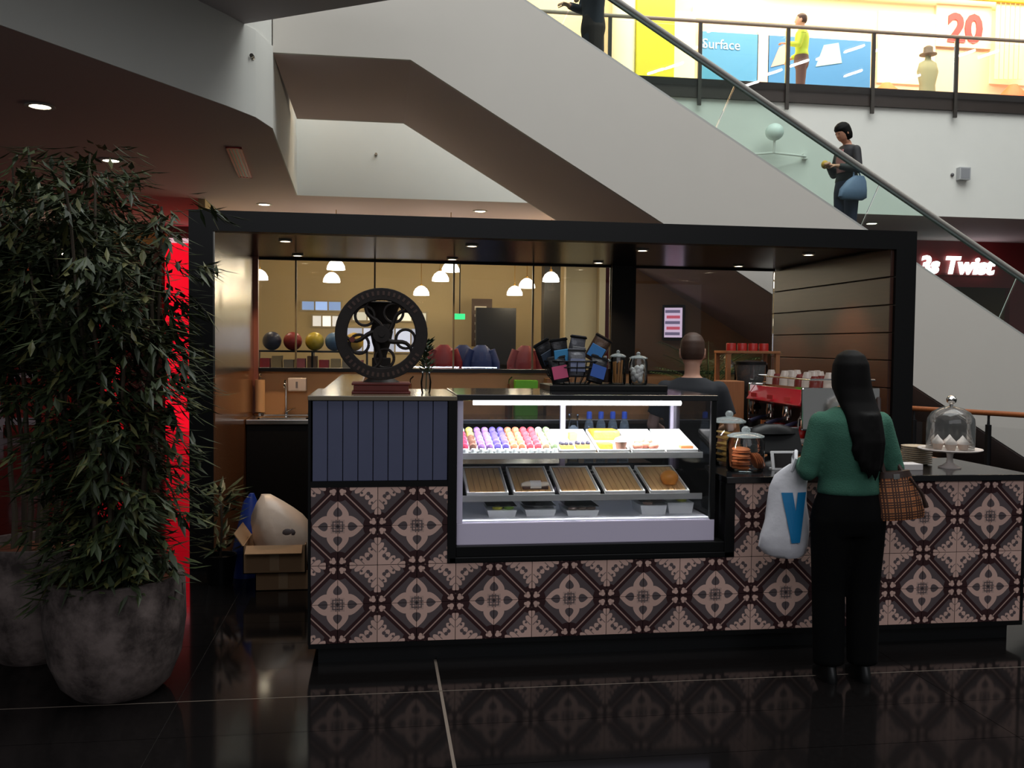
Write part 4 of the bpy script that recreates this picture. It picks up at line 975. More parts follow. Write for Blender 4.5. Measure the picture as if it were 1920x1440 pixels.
vm = MB()
for x0, x1, x2, x3 in ((-.035, .024, .010, .058), (.052, .102, .010, .058)):      # two limbs of the V: top left/right, foot left/right
    vs = []; n = 10
    for q in range(n+1):
        t = q/n; z = .335-.25*t
        for w in range(4): x = (x0+(x1-x0)*w/3)*(1-t)+(x2+(x3-x2)*w/3)*t; vs.append((x, bag_y(x, z), z))
    vm.add(vs, [(q*4+w, q*4+w+1, q*4+w+5, q*4+w+4) for q in range(n) for w in range(3)])
part('printed_v', vm, mat('print_blue', S(20, 122, 178), .4), t_, label='large blue printed V')
# plaid handbag on her right shoulder
def plaid():
    m = mat('plaid_cloth', S(176, 112, 66), .7); nt = m.node_tree; X.nt = nt; b = nt.nodes['Principled BSDF']
    tc = nt.nodes.new('ShaderNodeTexCoord'); sp = nt.nodes.new('ShaderNodeSeparateXYZ'); nt.links.new(tc.outputs['Object'], sp.inputs[0])
    def lines(sk, per): f = (X(sp.outputs[sk])/per).pp(.5); return ((f-.12).abs() < .035).max((f-.24).abs() < .035).max((f-.36).abs() < .035)
    k_ = lines(0, .11).max(lines(2, .10)); r_ = ((X(sp.outputs[0])/.055).pp(.5) < .02).max((X(sp.outputs[2])/.05).pp(.5) < .02)
    def mix(fac, c1, c2):
        n = nt.nodes.new('ShaderNodeMix'); n.data_type = 'RGBA'; nt.links.new(fac.v, n.inputs[0])
        for q, c_ in ((6, c1), (7, c2)):
            if isinstance(c_, tuple): n.inputs[q].default_value = c_
            else: nt.links.new(c_, n.inputs[q])
        return n.outputs[2]
    nt.links.new(mix(k_, mix(r_, S(190, 124, 76), S(150, 60, 44)), S(78, 46, 34)), b.inputs['Base Color'])
    return m
M_plaid = plaid(); M_leather = mat('brown_leather', S(54, 36, 30), .4)
hx, hy, hz = WX+.225, WY-.085, .815
t_ = thing('plaid_handbag', 'tan plaid handbag with dark leather strap on the shopper\'s shoulder', 'handbag', (hx, hy, hz)); t_.rotation_euler = (0, -.1, -.15)
part('bag_body', MB().rings([(0, 0, 0, .115, .05), (0, 0, .02, .122, .056), (0, 0, .1, .106, .05), (-.005, 0, .18, .085, .036), (-.01, 0, .225, .072, .026), (-.01, 0, .23, .05, .012)], 24), M_plaid, t_, True)
part('top_trim', MB().rings([(-.008, 0, .205, .082, .034), (-.01, 0, .235, .072, .028)], 24), M_leather, t_, True)
part('strap', MB().tube([(-.06, 0, .22), (-.07, .03, .34), (-.045, .06, .50), (-.03, .085, .585), (-.02, .14, .50), (.0, .09, .34), (.03, 0, .22)], .012, 8), M_leather, t_, True)
part('buckle', MB().box(-.03, .0, -.036, -.028, .2, .225), M_chrome, t_)
part('tassel', MB().tube([(.05, -.03, .2), (.1, -.035, .12), (.12, -.03, .05)], [.006, .008, .012], 8), M_leather, t_, True)

# barista
bp_ = at_y(1298, 680, 1.15)
person((bp_.x, 1.15, 0), -.35, 1.735, 'barista in a dark t-shirt with cropped brown hair behind the display case', M_skin2, mat('charcoal_tee', S(34, 36, 42), .85), M_trouser, M_shoe, M_hair_brown,
    [dict(side='L', elbow=(-.25, .02, 1.10), wrist=(-.16, .26, 1.02)), dict(side='R', elbow=(.25, .04, 1.10), wrist=(.2, .27, 1.06))], hair='short', wide=1.12, long_sleeve=False)

# riders on the escalator
def step_z(x):
    xx = xl+.2; k_ = int((x-xx)/.4); return ztop(xx+k_*.4)-.34
rx = at_y(1588, 330, 5.72).x
M_jacket = mat('black_jacket', S(34, 33, 38), .7); M_jeans = mat('navy_jeans', S(38, 42, 70), .8)
rider = person((rx, 5.72, step_z(rx)), PI/2+.25, 1.60, 'rider looking down on the escalator in a black jacket with a blue shoulder bag', M_skin1, M_jacket, M_jeans, M_shoe, M_hair_black,
    [dict(side='L', elbow=(-.22, .02, 1.08), wrist=(-.06, .22, 1.13), palm=(.3, 0, -.9)), dict(side='R', elbow=(.22, .02, 1.08), wrist=(.06, .24, 1.15), palm=(-.3, 0, -.9))], hair='bob', tilt_=.5)
part('shirt_front', MB().rings([(0, .075, 1.0, .075, .045), (0, .085, 1.15, .085, .05), (0, .08, 1.27, .05, .04)], 16), mat('dusty_pink', S(170, 118, 116), .8), rider, True)
t_ = thing('shoulder_bag', 'slouchy slate blue shoulder bag at the escalator rider\'s hip', 'handbag', (rx-.02, 5.52, step_z(rx)+.66)); t_.rotation_euler = (0, 0, .15)
part('bag_body', MB().rings([(-.02, 0, 0, .15, .05), (-.01, 0, .03, .19, .07), (0, 0, .12, .18, .07), (.04, 0, .22, .13, .05), (.07, 0, .28, .07, .03)], 22), mat('slate_blue_bag', S(104, 122, 156), .6, noise=.1), t_, True)
part('strap', MB().tube([(.0, 0, .25), (.02, .03, .42), (.05, .1, .60), (.09, .08, .42), (.12, 0, .22)], .010, 8), mat('slate_blue_bag', S(104, 122, 156), .6), t_, True)
t_ = solo('yellow_snack', MB().ball((rx-.29, 5.70, step_z(rx)+1.09), .045, .04, .05, 12, 8), mat('snack_yellow', S(214, 166, 60), .6), 'small yellow snack held by the escalator rider', 'snack', smooth=True)
rx2 = at_y(1112, 50, 5.72).x
person((rx2, 5.72, step_z(rx2)), PI/2+.15, 1.74, 'rider in a long dark coat high on the escalator, arm on the rail', M_skin2, mat('dark_coat', S(40, 42, 56), .8), mat('dark_brown_trousers', S(50, 36, 34), .8), M_shoe, M_hair_brown,
    [dict(side='L', elbow=(-.30, .12, 1.16), wrist=(-.42, .30, 1.03), palm=(0, 0, -1)), dict(side='R', elbow=(.22, .05, 1.12), wrist=(.12, .26, 1.12))], hair='short', wide=1.28, hem=.50)
# gallery worker in a hi-vis top
gx = at_y(1503, 100, 10.7).x
person((gx, 10.7, 5.76), 1.1, 1.66, 'worker in a lime hi-vis top and brown trousers on the upper gallery', M_skin2, mat('hi_vis_lime', S(190, 214, 60), .7), mat('brown_trousers', S(92, 66, 58), .8), M_shoe, M_hair_brown,
    [dict(side='L', elbow=(-.22, .04, 1.1), wrist=(-.14, .26, 1.16)), dict(side='R', elbow=(.23, .02, 1.08), wrist=(.2, .2, .98))], hair='short')
# ------------------------------------------------------------------ potted trees
M_pot = mat('mottled_concrete', S(92, 80, 76), .85, noise=.75, nscale=5, bump=.3, bscale=20)
_nt = M_pot.node_tree; _mx = [n for n in _nt.nodes if n.type == 'MIX'][0]; _no = [n for n in _nt.nodes if n.type == 'TEX_NOISE' and abs(n.inputs['Scale'].default_value-5) < .1][0]
_rp = _nt.nodes.new('ShaderNodeValToRGB'); _rp.color_ramp.elements[0].position = .40; _rp.color_ramp.elements[1].position = .62
_nt.links.new(_no.outputs['Fac'], _rp.inputs[0]); _nt.links.new(_rp.outputs[0], _mx.inputs[0]); _no.inputs['Detail'].default_value = 8; _no.inputs['Roughness'].default_value = .65
_mx.inputs[6].default_value = S(54, 44, 42); _mx.inputs[7].default_value = S(118, 104, 100)
M_leafs = [mat('leaf_dark', S(44, 54, 32), .5), mat('leaf_mid', S(56, 66, 36), .5), mat('leaf_olive', S(80, 80, 40), .55)]
M_cane = mat('cane', S(70, 58, 44), .7)
def potted_tree(x, y, R, Hp, label, crown, seed, stems=7):
    r_ = random.Random(seed); t_ = thing('potted_tree', label, 'plant', (x, y, 0))
    part('pot', MB().lathe([(R*.62, 0), (R*.78, .05), (R*.93, Hp*.3), (R, Hp*.6), (R*.99, Hp*.92), (R*.97, Hp), (R*.88, Hp), (R*.88, Hp*.9)], 36), M_pot, t_, True)
    part('bark_mulch', MB().lathe([(R*.88, Hp*.88), (R*.87, Hp*.92), (R*.3, Hp*.95)], 24), mat('bark', S(116, 62, 38), .9, noise=.5, nscale=30, bump=.8, bscale=40), t_, True)
    mb = MB()
    for k_ in range(stems):
        a = 2*PI*k_/stems+r_.uniform(-.4, .4); r0 = R*.35; base = Vector((r0*math.cos(a), r0*math.sin(a), Hp*.9))
        Ht = crown['top']*r_.uniform(.74, 1.0)-Hp*.9; lean = Vector((math.cos(a), math.sin(a), 0))*r_.uniform(.04, .22)+Vector(crown.get('lean', (0, 0, 0)))
        pts = [base+Vector((0, 0, Ht*q/8))+lean*(q/8)**1.4+Vector((r_.uniform(-.015, .015), r_.uniform(-.015, .015), 0)) for q in range(9)]
        part('stem', MB().tube(pts, [.016-.0013*q for q in range(9)], 6), M_cane, t_, True)
        nb = crown.get('branches', 30)
        for bidx in range(nb):
            f = (bidx+r_.random())/nb; f = crown['start']+(1-crown['start'])*f; q = min(int(f*8), 7); p = pts[q].lerp(pts[q+1], f*8-q)
            ba = r_.random()*2*PI; L = r_.uniform(.16, .34)*crown.get('spread', 1)
            dr = Vector((math.cos(ba), math.sin(ba), r_.uniform(.1, .7)))
            for i in range(crown.get('leaves', 15)):
                tt = r_.random()**.7; pp = p+dr*L*tt+Vector((r_.uniform(-.045, .045), r_.uniform(-.045, .045), -.18*L*tt*tt*3+r_.uniform(-.04, .04)))
                ld = Vector((dr.x+r_.uniform(-.9, .9), dr.y+r_.uniform(-.9, .9), r_.uniform(-1.1, .25)))
                mb.mi = r_.choice((0, 0, 0, 1, 1, 2)); leaf(mb, pp, ld, r_.uniform(.08, .15), r_.uniform(.020, .034))
    o = link('foliage', mb.mesh('foliage', M_leafs, fix=False), t_); o['kind'] = 'stuff'
    return t_
potted_tree(-1.02, -.20, .315, .545, 'large leafy bamboo-like tree in a mottled concrete pot, nearer the tiled counter', dict(top=2.56, start=.02, lean=(-.10, .0, 0), branches=44, leaves=22, spread=.92), 11, 8)
potted_tree(-1.56, .34, .29, .60, 'leafy bamboo-like tree in a concrete pot, standing behind the larger potted tree', dict(top=2.66, start=.50, lean=(-.02, .0, 0), branches=42, leaves=22, spread=1.3), 23, 7)
# small plant at the foot of the kiosk post
t_ = thing('floor_plant', 'small leafy plant in a dark pot at the foot of the kiosk post', 'plant', (-.86, 1.75, 0))
part('pot', MB().lathe([(.08, 0), (.11, .2), (.10, .2), (.095, .17)], 18), M_black, t_, True)
mb = MB(); r_ = random.Random(4)
for i in range(110):
    a = r_.random()*2*PI; h = .2+r_.random()*.45; mb.mi = r_.choice((0, 1)); leaf(mb, Vector((.05*math.cos(a), .05*math.sin(a), h)), Vector((math.cos(a), math.sin(a), r_.uniform(-.3, .7))), r_.uniform(.1, .2), .035)
o = part('foliage', MB(), M_leafs[0], t_); o.data = mb.mesh('foliage', M_leafs, fix=False); o['kind'] = 'stuff'
part('stem', MB().tube([(0, 0, .16), (.01, 0, .4), (0, .01, .62)], .008, 6), M_cane, t_)

# ------------------------------------------------------------------ timber handrail to the right of the kiosk
A, B = at_z(1700, 765, 1.0), at_z(1960, 781, 1.0)
dirv = (B-A); A = A-dirv*.15; B = B+dirv*.6; dirv = (B-A)
t_ = thing('guard_rail', 'timber handrail on dark posts in front of the escalator base', 'railing', (A.x, A.y, 0))
part('handrail', MB().tube([A, B], .028, 12), wood_mat('rail_timber', S(176, 104, 60), S(136, 74, 40), 6, .35, 'X'), t_, True, world=True)
pm = mat('rail_post', S(38, 36, 38), .4, metal=.5)
for q in (.12, .44, .76):
    p = A+dirv*q
    po = part('post', MB().box(p.x-.02, p.x+.02, p.y-.025, p.y+.025, 0, .88), pm, t_, bevel=.004, world=True)
    part('bracket', MB().tube([(p.x, p.y, .86), (p.x, p.y, .93), (p.x, p.y, .985)], [.016, .012, .014], 8), pm, t_, world=True)
for q0, q1 in ((.13, .43), (.45, .75)):
    p, q = A+dirv*q0, A+dirv*q1; n = Vector((-dirv.y, dirv.x, 0)).normalized()*.004
    part('glass_infill', MB().add([p-n-Vector((0, 0, .9)), q-n-Vector((0, 0, .9)), q-n-Vector((0, 0, .14)), p-n-Vector((0, 0, .14)), p+n-Vector((0, 0, .9)), q+n-Vector((0, 0, .9)), q+n-Vector((0, 0, .14)), p+n-Vector((0, 0, .14))],
        [(0, 1, 2, 3), (4, 5, 6, 7), (0, 1, 5, 4), (1, 2, 6, 5), (2, 3, 7, 6), (3, 0, 4, 7)]), M_pane, t_, world=True)

# ------------------------------------------------------------------ upper gallery balustrade and shops
bl = thing('gallery_balustrade', 'glass balustrade with slim posts and rail along the upper gallery edge', 'balustrade', (8, FY-.06, 5.77))
_x0, _x1 = at_y(1312, 100, FY-.08).x, at_y(1637, 100, FY-.08).x
px_ = [_x0+(_x1-_x0)/2*(i-2) for i in range(19)]
M_post = mat('post_steel', S(70, 66, 62), .35, metal=.5)
for i, x in enumerate(px_):
    part('post', MB().box(x-.028, x+.028, FY-.11, FY-.075, 5.36, 6.60), M_post, bl, world=True)
    if i < len(px_)-1: part('glass_panel', MB().box(x+.04, px_[i+1]-.04, FY-.098, FY-.086, 5.66, 6.56), M_pane, bl, world=True)
part('top_rail', MB().tube([(px_[0], FY-.09, 6.63), (px_[-1], FY-.09, 6.63)], .03, 10), mat('rail_pale', S(170, 150, 132), .35), bl, True, world=True)
def panel(name, px0, py0, px1, py1, Y, m, label, cat, th=.04, group=None):
    a, b = at_y(px0, py0, Y), at_y(px1, py1, Y); mb = MB().box(min(a.x, b.x), max(a.x, b.x), Y, Y+th, min(a.z, b.z), max(a.z, b.z))
    return solo(name, mb, m, label, cat, group)
def lit(name, rgb, e, rough=.5): return mat(name, S(*rgb), rough, emit=S(*rgb), estr=e)
def text_on(parent, txt, size, X_, Y_, Z_, m, **kw):
    o = link('lettering', text_mesh(txt, size, m, **kw), parent); o.location = Vector((X_, Y_, Z_))-parent.location; o.rotation_euler = (PI/2, 0, 0); return o
SY = 12.655
p1 = panel('poster', 1312, 58, 1420, 172, SY, mat('poster_blue', S(*(70, 140, 185)), .5), 'blue poster reading Surface in the upper shop window', 'poster')
c1 = at_y(1352, 92, SY); text_on(p1, 'Surface', .26, c1.x, SY-.01, c1.z, mat('poster_text', S(*(190, 225, 235)), .5), extrude=.004)
p2 = panel('poster', 1441, 66, 1640, 176, SY, mat('poster_blue2', S(*(60, 125, 180)), .5), 'blue poster picturing tilted tablets in the upper shop window', 'poster')
for (x0, y0, x1_, y1_, col, nm) in ((1446, 82, 1478, 128, (206, 170, 160), 'pictured_screen'), (1530, 78, 1578, 128, (150, 190, 190), 'pictured_screen')):
    a, b = at_y(x0, y0, SY), at_y(x1_, y1_, SY); part(nm, MB().prism([(a.x, b.z), (b.x, b.z+.1), (b.x-.08, a.z), (a.x+.16, a.z-.06)], SY-.012, SY-.002, 'Y'), mat('pic_%d' % x0, S(*col), .5), p2, world=True)
panel('shop_mullion', 1421, 60, 1440, 176, SY, mat('mullion_pink', S(*(235, 205, 190)), .5), 'pale upright mullion between the blue posters', 'mullion', .06)
cy = at_y(1230, 60, 12.0)
solo('yellow_column', MB().prism([(cy.x-.36, 12.0), (cy.x+.36, 12.0), (cy.x+.36, 12.56), (cy.x-.36, 12.56)], 5.76, 9.6), mat('column_yellow', S(*(206, 196, 40)), .5), 'square bright yellow column on the upper gallery', 'column', bevel=.02)
solo('white_column', MB().lathe([(.22, 0), (.22, 3.8)], 24, (at_y(1170, 60, 12.2).x, 12.2, 5.76)), mat('column_white', S(235, 225, 200), .6), 'round white column beside the yellow one', 'column', smooth=True)
p3 = panel('yellow_valance', 1442, -40, 2000, 10, 12.4, mat('valance_yellow', S(*(226, 190, 40)), .5), 'long yellow valance over the upper shop windows', 'valance', .08)
for i, (a, b) in enumerate(((1262, 1302), (1648, 1752), (1860, 1925))):
    panel('lit_window', a, 20, b, 160, SY+.01, lit('window_glow%d' % i, ((255, 226, 180), (244, 212, 168), (250, 205, 160))[i], .85), ('narrow glowing shop window beside the yellow column', 'wide glowing shop window between the poster and the red number', 'glowing shop window at the far end of the gallery')[i], 'window', .03)
panel('lit_fascia', 1300, 12, 1640, 54, SY, lit('fascia_glow', (255, 240, 205), 1.0), 'glowing cream fascia above the blue posters', 'sign', .04)
p4 = panel('number_sign', 1757, 6, 1858, 92, SY-.02, mat('sign_cream', S(*(250, 222, 196)), .5), 'cream shop sign with a big red number twenty', 'sign', .04)
c4 = at_y(1807, 78, SY); text_on(p4, '20', .74, c4.x, SY-.035, c4.z, mat('number_red', S(*(235, 50, 50)), .5), extrude=.01, bold=.03)
for i in range(6):
    a = at_y(1862+i*9, 100, SY-.1); b = at_y(1868+i*9, 150, SY-.1)
    solo('hanging_strip', MB().box(a.x, b.x, SY-.16, SY-.14, b.z, p3.location.z+.05), mat('strip_cream', S(*(255, 236, 180)), .5), 'cream fabric strip hanging in the end shop window', 'banner', 'cream strips in the window')
# dress forms / merchandise
for i, (px, py, Y, col, lb) in enumerate(((1662, 148, 12.0, (214, 120, 60), 'orange display heap behind the gallery glass'), (1900, 150, 12.0, (232, 110, 60), 'orange and red display heap at the gallery end'), (1740, 110, 12.0, (130, 134, 104), 'sage green clothes form behind the gallery glass'))):
    p = at_y(px, py, Y); h = (.4, .5, 1.25)[i]
    if i < 2: solo('display_heap', MB().rings([(p.x, Y, 5.76, .34, .3), (p.x, Y, 6.3, .34, .3), (p.x, Y, 6.3+h*.6, .26, .22), (p.x, Y, 6.3+h, .08, .08)], 16), mat('heap%d' % i, S(*col), .6), lb, 'display', smooth=True)
    else:
        t_ = thing('clothes_form', lb, 'mannequin', (p.x, Y, 5.76)); part('stand', MB().lathe([(.16, 0), (.16, .02), (.02, .03), (.02, .5)], 16), M_black, t_, True)
        part('torso', MB().rings([(0, 0, .45, .2, .14), (0, 0, .7, .17, .12), (0, 0, .95, .15, .11), (0, 0, 1.2, .21, .13), (0, 0, 1.36, .17, .1), (0, 0, 1.42, .06, .06), (0, 0, 1.5, .05, .05)], 18), mat('sage', S(*col), .7), t_, True)
        part('hat', MB().lathe([(.16, 1.52), (.16, 1.535), (.09, 1.54), (.085, 1.66), (.04, 1.69)], 18), mat('hat_grey', S(96, 88, 78), .7), t_, True)
# fascia fittings: wall light and bracket lamp
p = at_y(1803, 327, FY-.02)
t_ = thing('wall_speaker', 'small grey square speaker on the white fascia', 'speaker', (p.x, FY-.018, p.z)); part('box', MB().box(-.095, .095, -.1, .004, -.1, .1), mat('speaker_grey', S(176, 178, 180), .5), t_, bevel=.006); part('grille', MB().box(-.075, .075, -.104, -.1, -.08, .08), mat('grille_grey', S(140, 142, 146), .6), t_)
p = at_y(1785, 328, FY-.02); solo('wall_sensor', MB().ball((p.x, FY-.03, p.z), .03, .025, .03, 10, 6), mat('sensor_grey', S(90, 90, 92), .5), 'tiny dark sensor beside the wall speaker', 'sensor', smooth=True)
p = at_y(1452, 250, FY-.3)
t_ = thing('bracket_lamp', 'white globe lamp on a bracket fixed to the fascia', 'lamp', (p.x, FY-.025, p.z))
part('globe', MB().ball((0, -.28, .02), .14, .14, .13, 20, 12), mat('globe_white', S(*(235, 245, 240)), .5), t_, True)
part('neck', MB().tube([(0, -.28, -.1), (0, -.28, -.2), (0, -.26, -.29)], .02, 8), M_white, t_, True); part('arm', MB().tube([(-.4, -.05, -.30), (0, -.26, -.29), (.62, -.05, -.28)], .018, 8), M_white, t_, True)
part('wall_plate', MB().box(-.44, -.36, -.06, .004, -.34, -.26).box(.58, .66, -.06, .004, -.32, -.24), M_white, t_)

# ------------------------------------------------------------------ red shop on the right: illuminated name
sg = thing('shop_sign', 'white illuminated lettering on the dark red shop fascia', 'sign', (at_y(1787, 497, 12.28).x, 12.28, at_y(1787, 500, 12.28).z))
o = link('lettering', text_mesh('3s Twist', .46, glow('sign_white', (.95, .95, 1, 1), 3.2), extrude=.02, bold=.018, shear=.2), sg); o.rotation_euler = (PI/2, 0, 0); o.location = (.05, -.02, -.13)
part('rail', MB().box(-.8, .9, -.004, .02, -.17, -.13), M_red, sg)
solo('red_stool', MB().lathe([(.22, 0), (.22, .03), (.04, .05), (.04, .6), (.2, .64), (.2, .72)], 18, (11.9, 13.6, 1.5)), mat('stool_red', S(220, 40, 36), .4), 'bright red round seat inside the red shop', 'stool', smooth=True).location.z = 0

# ------------------------------------------------------------------ left mall: red shopfront letters, lit strip, lamps
sp_ = solo('red_sign_panel', MB().box(-6.95, -5.35, 13.12, 13.195, 0.0, 2.15), mat('sign_red', S(190, 52, 44), .5), 'large dusty red shopfront panel with white turned letters', 'sign')
mw = mat('letter_white', S(*(225, 215, 225)), .5)
for txt, size, px, py, rot in (('E', .62, 66, 696, PI/2), ('R', .62, 62, 648, PI/2), ('T', 1.0, 70, 790, PI/2)):
    p = at_y(px, py, 13.1); o = link('lettering', text_mesh(txt, size, mw, extrude=.01, bold=.015), sp_); o.location = Vector((p.x, 13.10, p.z))-sp_.location; o.rotation_euler = (PI/2, -rot, 0)
pa = at_y(255, 436, 13.0); pb = at_y(312, 458, 13.0)
solo('yellow_beam', MB().box(pa.x-.9, pb.x, 12.95, 13.1, pb.z, pa.z), mat('bar_yellow', S(*(170, 140, 80)), .5), 'long dull yellow beam over the passage', 'beam')
pr_ = at_y(337, 452, 13.1); solo('white_bar', MB().box(-3.70, -2.9, 13.08, 13.15, pr_.z-.03, pr_.z+.05), lit('bar_pink', (230, 190, 200), .8), 'pale glowing bar across the top of the red lit wall', 'light')
for i, (px, py) in enumerate(((78, 494), (120, 472), (240, 510))):
    p = at_y(px, py, 12.6); t_ = thing('shop_lamp', 'small warm globe lamp hanging in the far left shopfront', 'lamp', (p.x, 12.6, p.z), group='globe lamps in the far left shopfront')
    part('globe', MB().ball((0, 0, 0), .07, n=14, m=8), M_lamp, t_, True); part('cord', MB().tube([(0, 0, .06), (0, 0, ZC-p.z)], .006, 6), M_black, t_)
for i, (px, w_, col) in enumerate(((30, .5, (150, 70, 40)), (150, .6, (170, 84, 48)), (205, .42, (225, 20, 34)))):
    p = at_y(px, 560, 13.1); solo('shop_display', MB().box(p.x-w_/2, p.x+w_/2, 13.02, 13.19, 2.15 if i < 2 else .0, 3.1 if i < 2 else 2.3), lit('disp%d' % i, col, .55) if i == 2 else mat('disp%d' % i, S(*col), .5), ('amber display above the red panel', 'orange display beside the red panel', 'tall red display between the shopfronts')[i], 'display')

# ------------------------------------------------------------------ rear shop contents
def pend(px, py, Y):
    p = at_y(px, py, Y); t_ = thing('pendant_lamp', 'white glass bell pendant lamp glowing in the shop behind the kiosk', 'pendant lamp', (p.x, Y, p.z), group='pendant lamps in the rear shop')
    part('shade', MB().lathe([(.145, -.085), (.14, -.03), (.105, .035), (.055, .075), (.02, .088)], 20), glow('pendant_glow', (1, .93, .8, 1), 7), t_, True)
    part('cap', MB().lathe([(.025, .08), (.025, .12), (.008, .13)], 10), mat('brass', S(170, 130, 60), .3, metal=.8), t_, True)
    part('cord', MB().tube([(0, 0, .12), (0, 0, ZC-p.z)], .006, 6), mat('brass', S(170, 130, 60), .3, metal=.8), t_)
    l = bpy.data.lights.new('pendant_light', 'POINT'); l.energy = 9; l.color = (1, .84, .56); l.shadow_soft_size = .08
    o = bpy.data.objects.new('pendant_light', l); COL.objects.link(o); o.location = (p.x, Y, p.z-.17)
for px, py, Y in ((486, 515, 11.2), (630, 496, 10.6), (622, 520, 11.6), (845, 500, 10.5), (826, 518, 11.3), (790, 545, 12.4), (988, 531, 11.5), (965, 545, 12.2), (1033, 519, 11.0), (1081, 507, 10.5)): pend(px, py, Y)
# ball shelf
BY = 10.85; bz = at_y(560, 657, BY).z; bx0, bx1 = at_y(482, 660, BY).x, at_y(690, 660, BY).x
bs = thing('ball_shelf', 'long dark shop shelf carrying exercise balls and boxed goods', 'shelf', ((bx0+bx1)/2, BY, 0))
part('top', MB().box(bx0, bx1, BY-.2, BY+.2, bz-.03, bz), M_black, bs, world=True); part('lower_shelf', MB().box(bx0, bx1, BY-.2, BY+.2, bz-.42, bz-.39), M_black, bs, world=True); part('base', MB().box(bx0, bx1, BY-.2, BY+.2, 0, .08), M_black, bs, world=True)
for q in range(3): x = bx0+(bx1-bx0-.03)*q/2; part('upright', MB().box(x, x+.03, BY-.19, BY+.19, .08, bz-.03), M_black, bs, world=True)
for i, (px, rgb, nm) in enumerate(((510, (34, 42, 66), 'navy'), (549, (150, 50, 50), 'dull red'), (590, (206, 180, 50), 'yellow'), (627, (70, 110, 150), 'steel blue'), (664, (200, 160, 50), 'amber'))):
    solo('exercise_ball', MB().ball((at_y(px, 640, BY).x, BY, bz+.15), .152, n=22, m=14), mat('ball_'+nm.replace(' ', '_'), S(*rgb), .4), nm+' exercise ball on the shop shelf', 'ball', smooth=True)
gn = [((180, 40, 44), 'red'), ((176, 156, 110), 'tan'), ((150, 140, 120), 'grey'), ((196, 110, 112), 'pink'), ((120, 90, 60), 'brown')]
w9 = (bx1-bx0-.1)/9
for i in range(9):
    rgb, nm = gn[i % 5]; x = bx0+.05+i*w9
    solo('goods_box', MB().box(x+.012, x+w9-.02, BY-.17, BY+.08, bz-.39, bz-.39+(.26, .3, .24)[i % 3]), mat('goods_'+nm, S(*rgb), .5), nm+' boxed goods under the exercise balls', 'box', nm+' boxes on the lower shelf', bevel=.004)
# hanging garments
for i, (px, rgb, nm) in enumerate(((832, (140, 36, 40), 'dark red padded jacket'), (868, (36, 50, 96), 'navy padded jacket'), (902, (44, 60, 110), 'blue padded jacket'), (985, (120, 40, 46), 'wine red padded jacket'))):
    p = at_y(px, 668, 10.6+.28*(i % 2)); t_ = thing('hanging_jacket', nm+' hanging in the rear shop', 'jacket', (p.x, 10.6+.28*(i % 2), .75))
    part('jacket_body', MB().rings([(0, 0, .18, .2, .12), (0, 0, .4, .21, .13), (0, 0, .6, .2, .13), (0, 0, .72, .19, .12), (0, 0, .84, .14, .09), (0, 0, .9, .07, .07)], 18), mat('jk%d' % i, S(*rgb), .5), t_, True)
    for s in (-1, 1): part('sleeve', MB().tube([(s*.16, 0, .82), (s*.24, 0, .6), (s*.25, -.02, .3)], [.075, .075, .06], 12), mat('jk%d' % i, S(*rgb), .5), t_, True)
    part('stand', MB().lathe([(.18, -.75), (.18, -.73), (.015, -.72), (.015, .2)], 14), M_black, t_, True)
ws = [(565, 640, 565, 582, (150, 180, 230)), (585, 640, 592, 612, (255, 250, 240)), (660, 800, 585, 602, (230, 225, 200)), (650, 800, 615, 660, (190, 196, 215))]  # glowing panes stand in for mall windows mirrored in the kiosk glass
for i, (a, b, c0, c1_, rgb) in enumerate(ws):
    lb = ('blue-white glowing strip standing in for a reflected window', 'small glowing white panes standing in for a reflected window', 'long cream glowing strip standing in for a reflected window', 'wide bluish glowing panes standing in for a reflected window behind the flywheel')[i]
    A_, B_ = at_y(a, c0, 13.86), at_y(b, c1_, 13.86); n = (3, 3, 5, 5)[i]; zl, zh = min(A_.z, B_.z), max(A_.z, B_.z)
    t_ = thing('mirrored_window', lb, 'window', ((A_.x+B_.x)/2, 13.88, zl)); wd = (B_.x-A_.x)/n
    part('frame', MB().box(A_.x-.03, B_.x+.03, 13.86, 13.9, zl-.03, zl).box(A_.x-.03, B_.x+.03, 13.86, 13.9, zh, zh+.03), mat('frame_cream', S(190, 176, 140), .5), t_, world=True)
    for q in range(n+1): part('mullion', MB().box(A_.x+q*wd-.014, A_.x+q*wd+.014, 13.855, 13.9, zl, zh), mat('frame_cream', S(190, 176, 140), .5), t_, world=True)
    for q in range(n): part('pane', MB().box(A_.x+q*wd+.014, A_.x+(q+1)*wd-.014, 13.87, 13.895, zl, zh), lit('reflected_pane%d_%d' % (i, q % 2), rgb if q % 2 else tuple(int(v*.82) for v in rgb), .9), t_, world=True)
es = panel('exit_sign', 852, 588, 872, 599, 12.6, lit('exit_green', (40, 190, 120), 1.2), 'small glowing green exit sign in the rear shop', 'exit sign', .05)
part('hanger', MB().tube([(0, 0, .05), (0, 0, ZC-es.location.z)], .01, 6), M_black, es)
mp_ = panel('price_board', 885, 560, 922, 650, 13.3, mat('board_brown', S(84, 62, 44), .6), 'brown board with pale lines of lettering in the rear shop', 'board', .05)
for i in range(5):
    a = at_y(890, 574+i*15, 13.3); b = at_y(890+(22, 14, 18, 12, 16)[i], 574+i*15+(8, 5, 5, 5, 4)[i], 13.3)
    part('painted_line', MB().box(a.x, b.x, 13.285, 13.299, b.z, a.z), mat('line_white', S(*(220, 210, 190)), .5), mp_, world=True)
part('board_leg', MB().box(-.12, -.08, -.02, .02, -mp_.location.z, .02).box(.08, .12, -.02, .02, -mp_.location.z, .02), M_black, mp_)
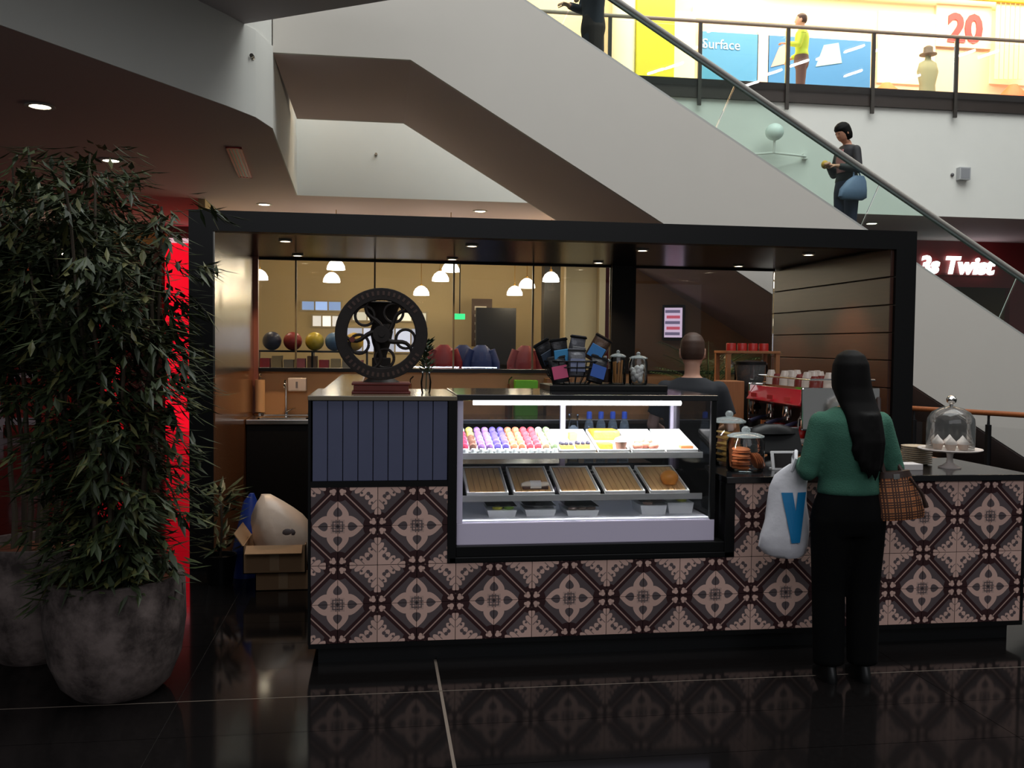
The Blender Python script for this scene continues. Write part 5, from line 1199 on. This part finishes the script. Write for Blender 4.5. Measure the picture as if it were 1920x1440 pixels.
# dark doorway and pale pillars in the rear shop
solo('dark_doorway', MB().box(2.0, 2.75, 12.6, 12.8, 0, 2.35), M_black, 'dark doorway panel in the rear shop', 'door')
solo('shop_pillar', MB().box(at_y(1020, 600, 11.8).x, at_y(1050, 600, 11.8).x, 11.8, 12.1, 0, ZC), M_black, 'dark pillar in the rear shop beside the cream wall', 'pillar')
solo('cream_partition', MB().box(at_y(1058, 600, 10.2).x, 3.7, 10.1, 10.25, 0, ZC), mat('cream_wall', S(206, 186, 140), .8), 'cream partition wall behind the dark kiosk column', 'partition')
# wall screen under the escalator
p = at_y(1263, 605, 7.45)
t_ = thing('wall_screen', 'small bright portrait screen on the tan wall under the escalator', 'screen', (p.x, 7.45, p.z)); t_.rotation_euler = (0, 0, -.45)
part('housing', MB().box(-.15, .15, -.03, .04, -.24, .24), M_black, t_, bevel=.008)
part('screen', MB().box(-.12, .12, -.034, -.030, -.20, .20), lit('screen_lilac', (200, 180, 205), .9), t_)
for i in range(5): part('screen_band', MB().box(-.11+.02*(i % 2), .09, -.037, -.0345, -.17+.075*i, -.13+.075*i), lit('screen_pink', (200, 90, 110), .7) if i % 2 else lit('screen_grey', (120, 110, 140), .6), t_)
part('bracket', MB().box(-.05, .05, .04, .18, -.05, .05), M_black, t_)

# ------------------------------------------------------------------ strip luminaires hung over the atrium (seen mirrored in the gallery glass)
lum = []
for i, (px, py) in enumerate(((1346, 51), (1302, 89), (1264, 122), (1231, 132), (1406, 157), (1449, 135), (1499, 117), (1549, 104), (1602, 90), (1600, 136), (1656, 89), (1720, 73), (1709, 145), (1810, 99), (1854, 100))):
    p = at_z(px, py, 8.9); yy = 2*(FY-.098)-p.y
    t_ = thing('atrium_luminaire_offscreen', 'short white strip luminaire hung high over the atrium', 'light', (p.x, yy, 8.9), rz=0, group='strip luminaires over the atrium')
    t_.rotation_euler = (0, -.35, 0)
    part('housing', MB().box(-.26, .26, -.06, .06, .01, .06), M_white, t_); part('diffuser_offscreen', MB().box(-.25, .25, -.055, .055, -.04, .01), glow('luminaire_white', (1, .98, .95, 1), 45), t_, bevel=.01)
    part('cable', MB().tube([(0, 0, .06), (0, 0, .8)], .004, 5).xf(Matrix.Rotation(.35, 4, 'Y')), M_black, t_); lum.append((p.x, yy))
gb = MB()
for x, y in lum: gb.tube([(x-.8, y, 9.69), (x+.8, y, 9.69)], .02, 6)
for x in (7.0, 10.6, 14.6): gb.tube([(x, -6, 9.74), (x, FY+.3, 9.74)], .04, 6)
struct('trim_4', gb, M_steel)
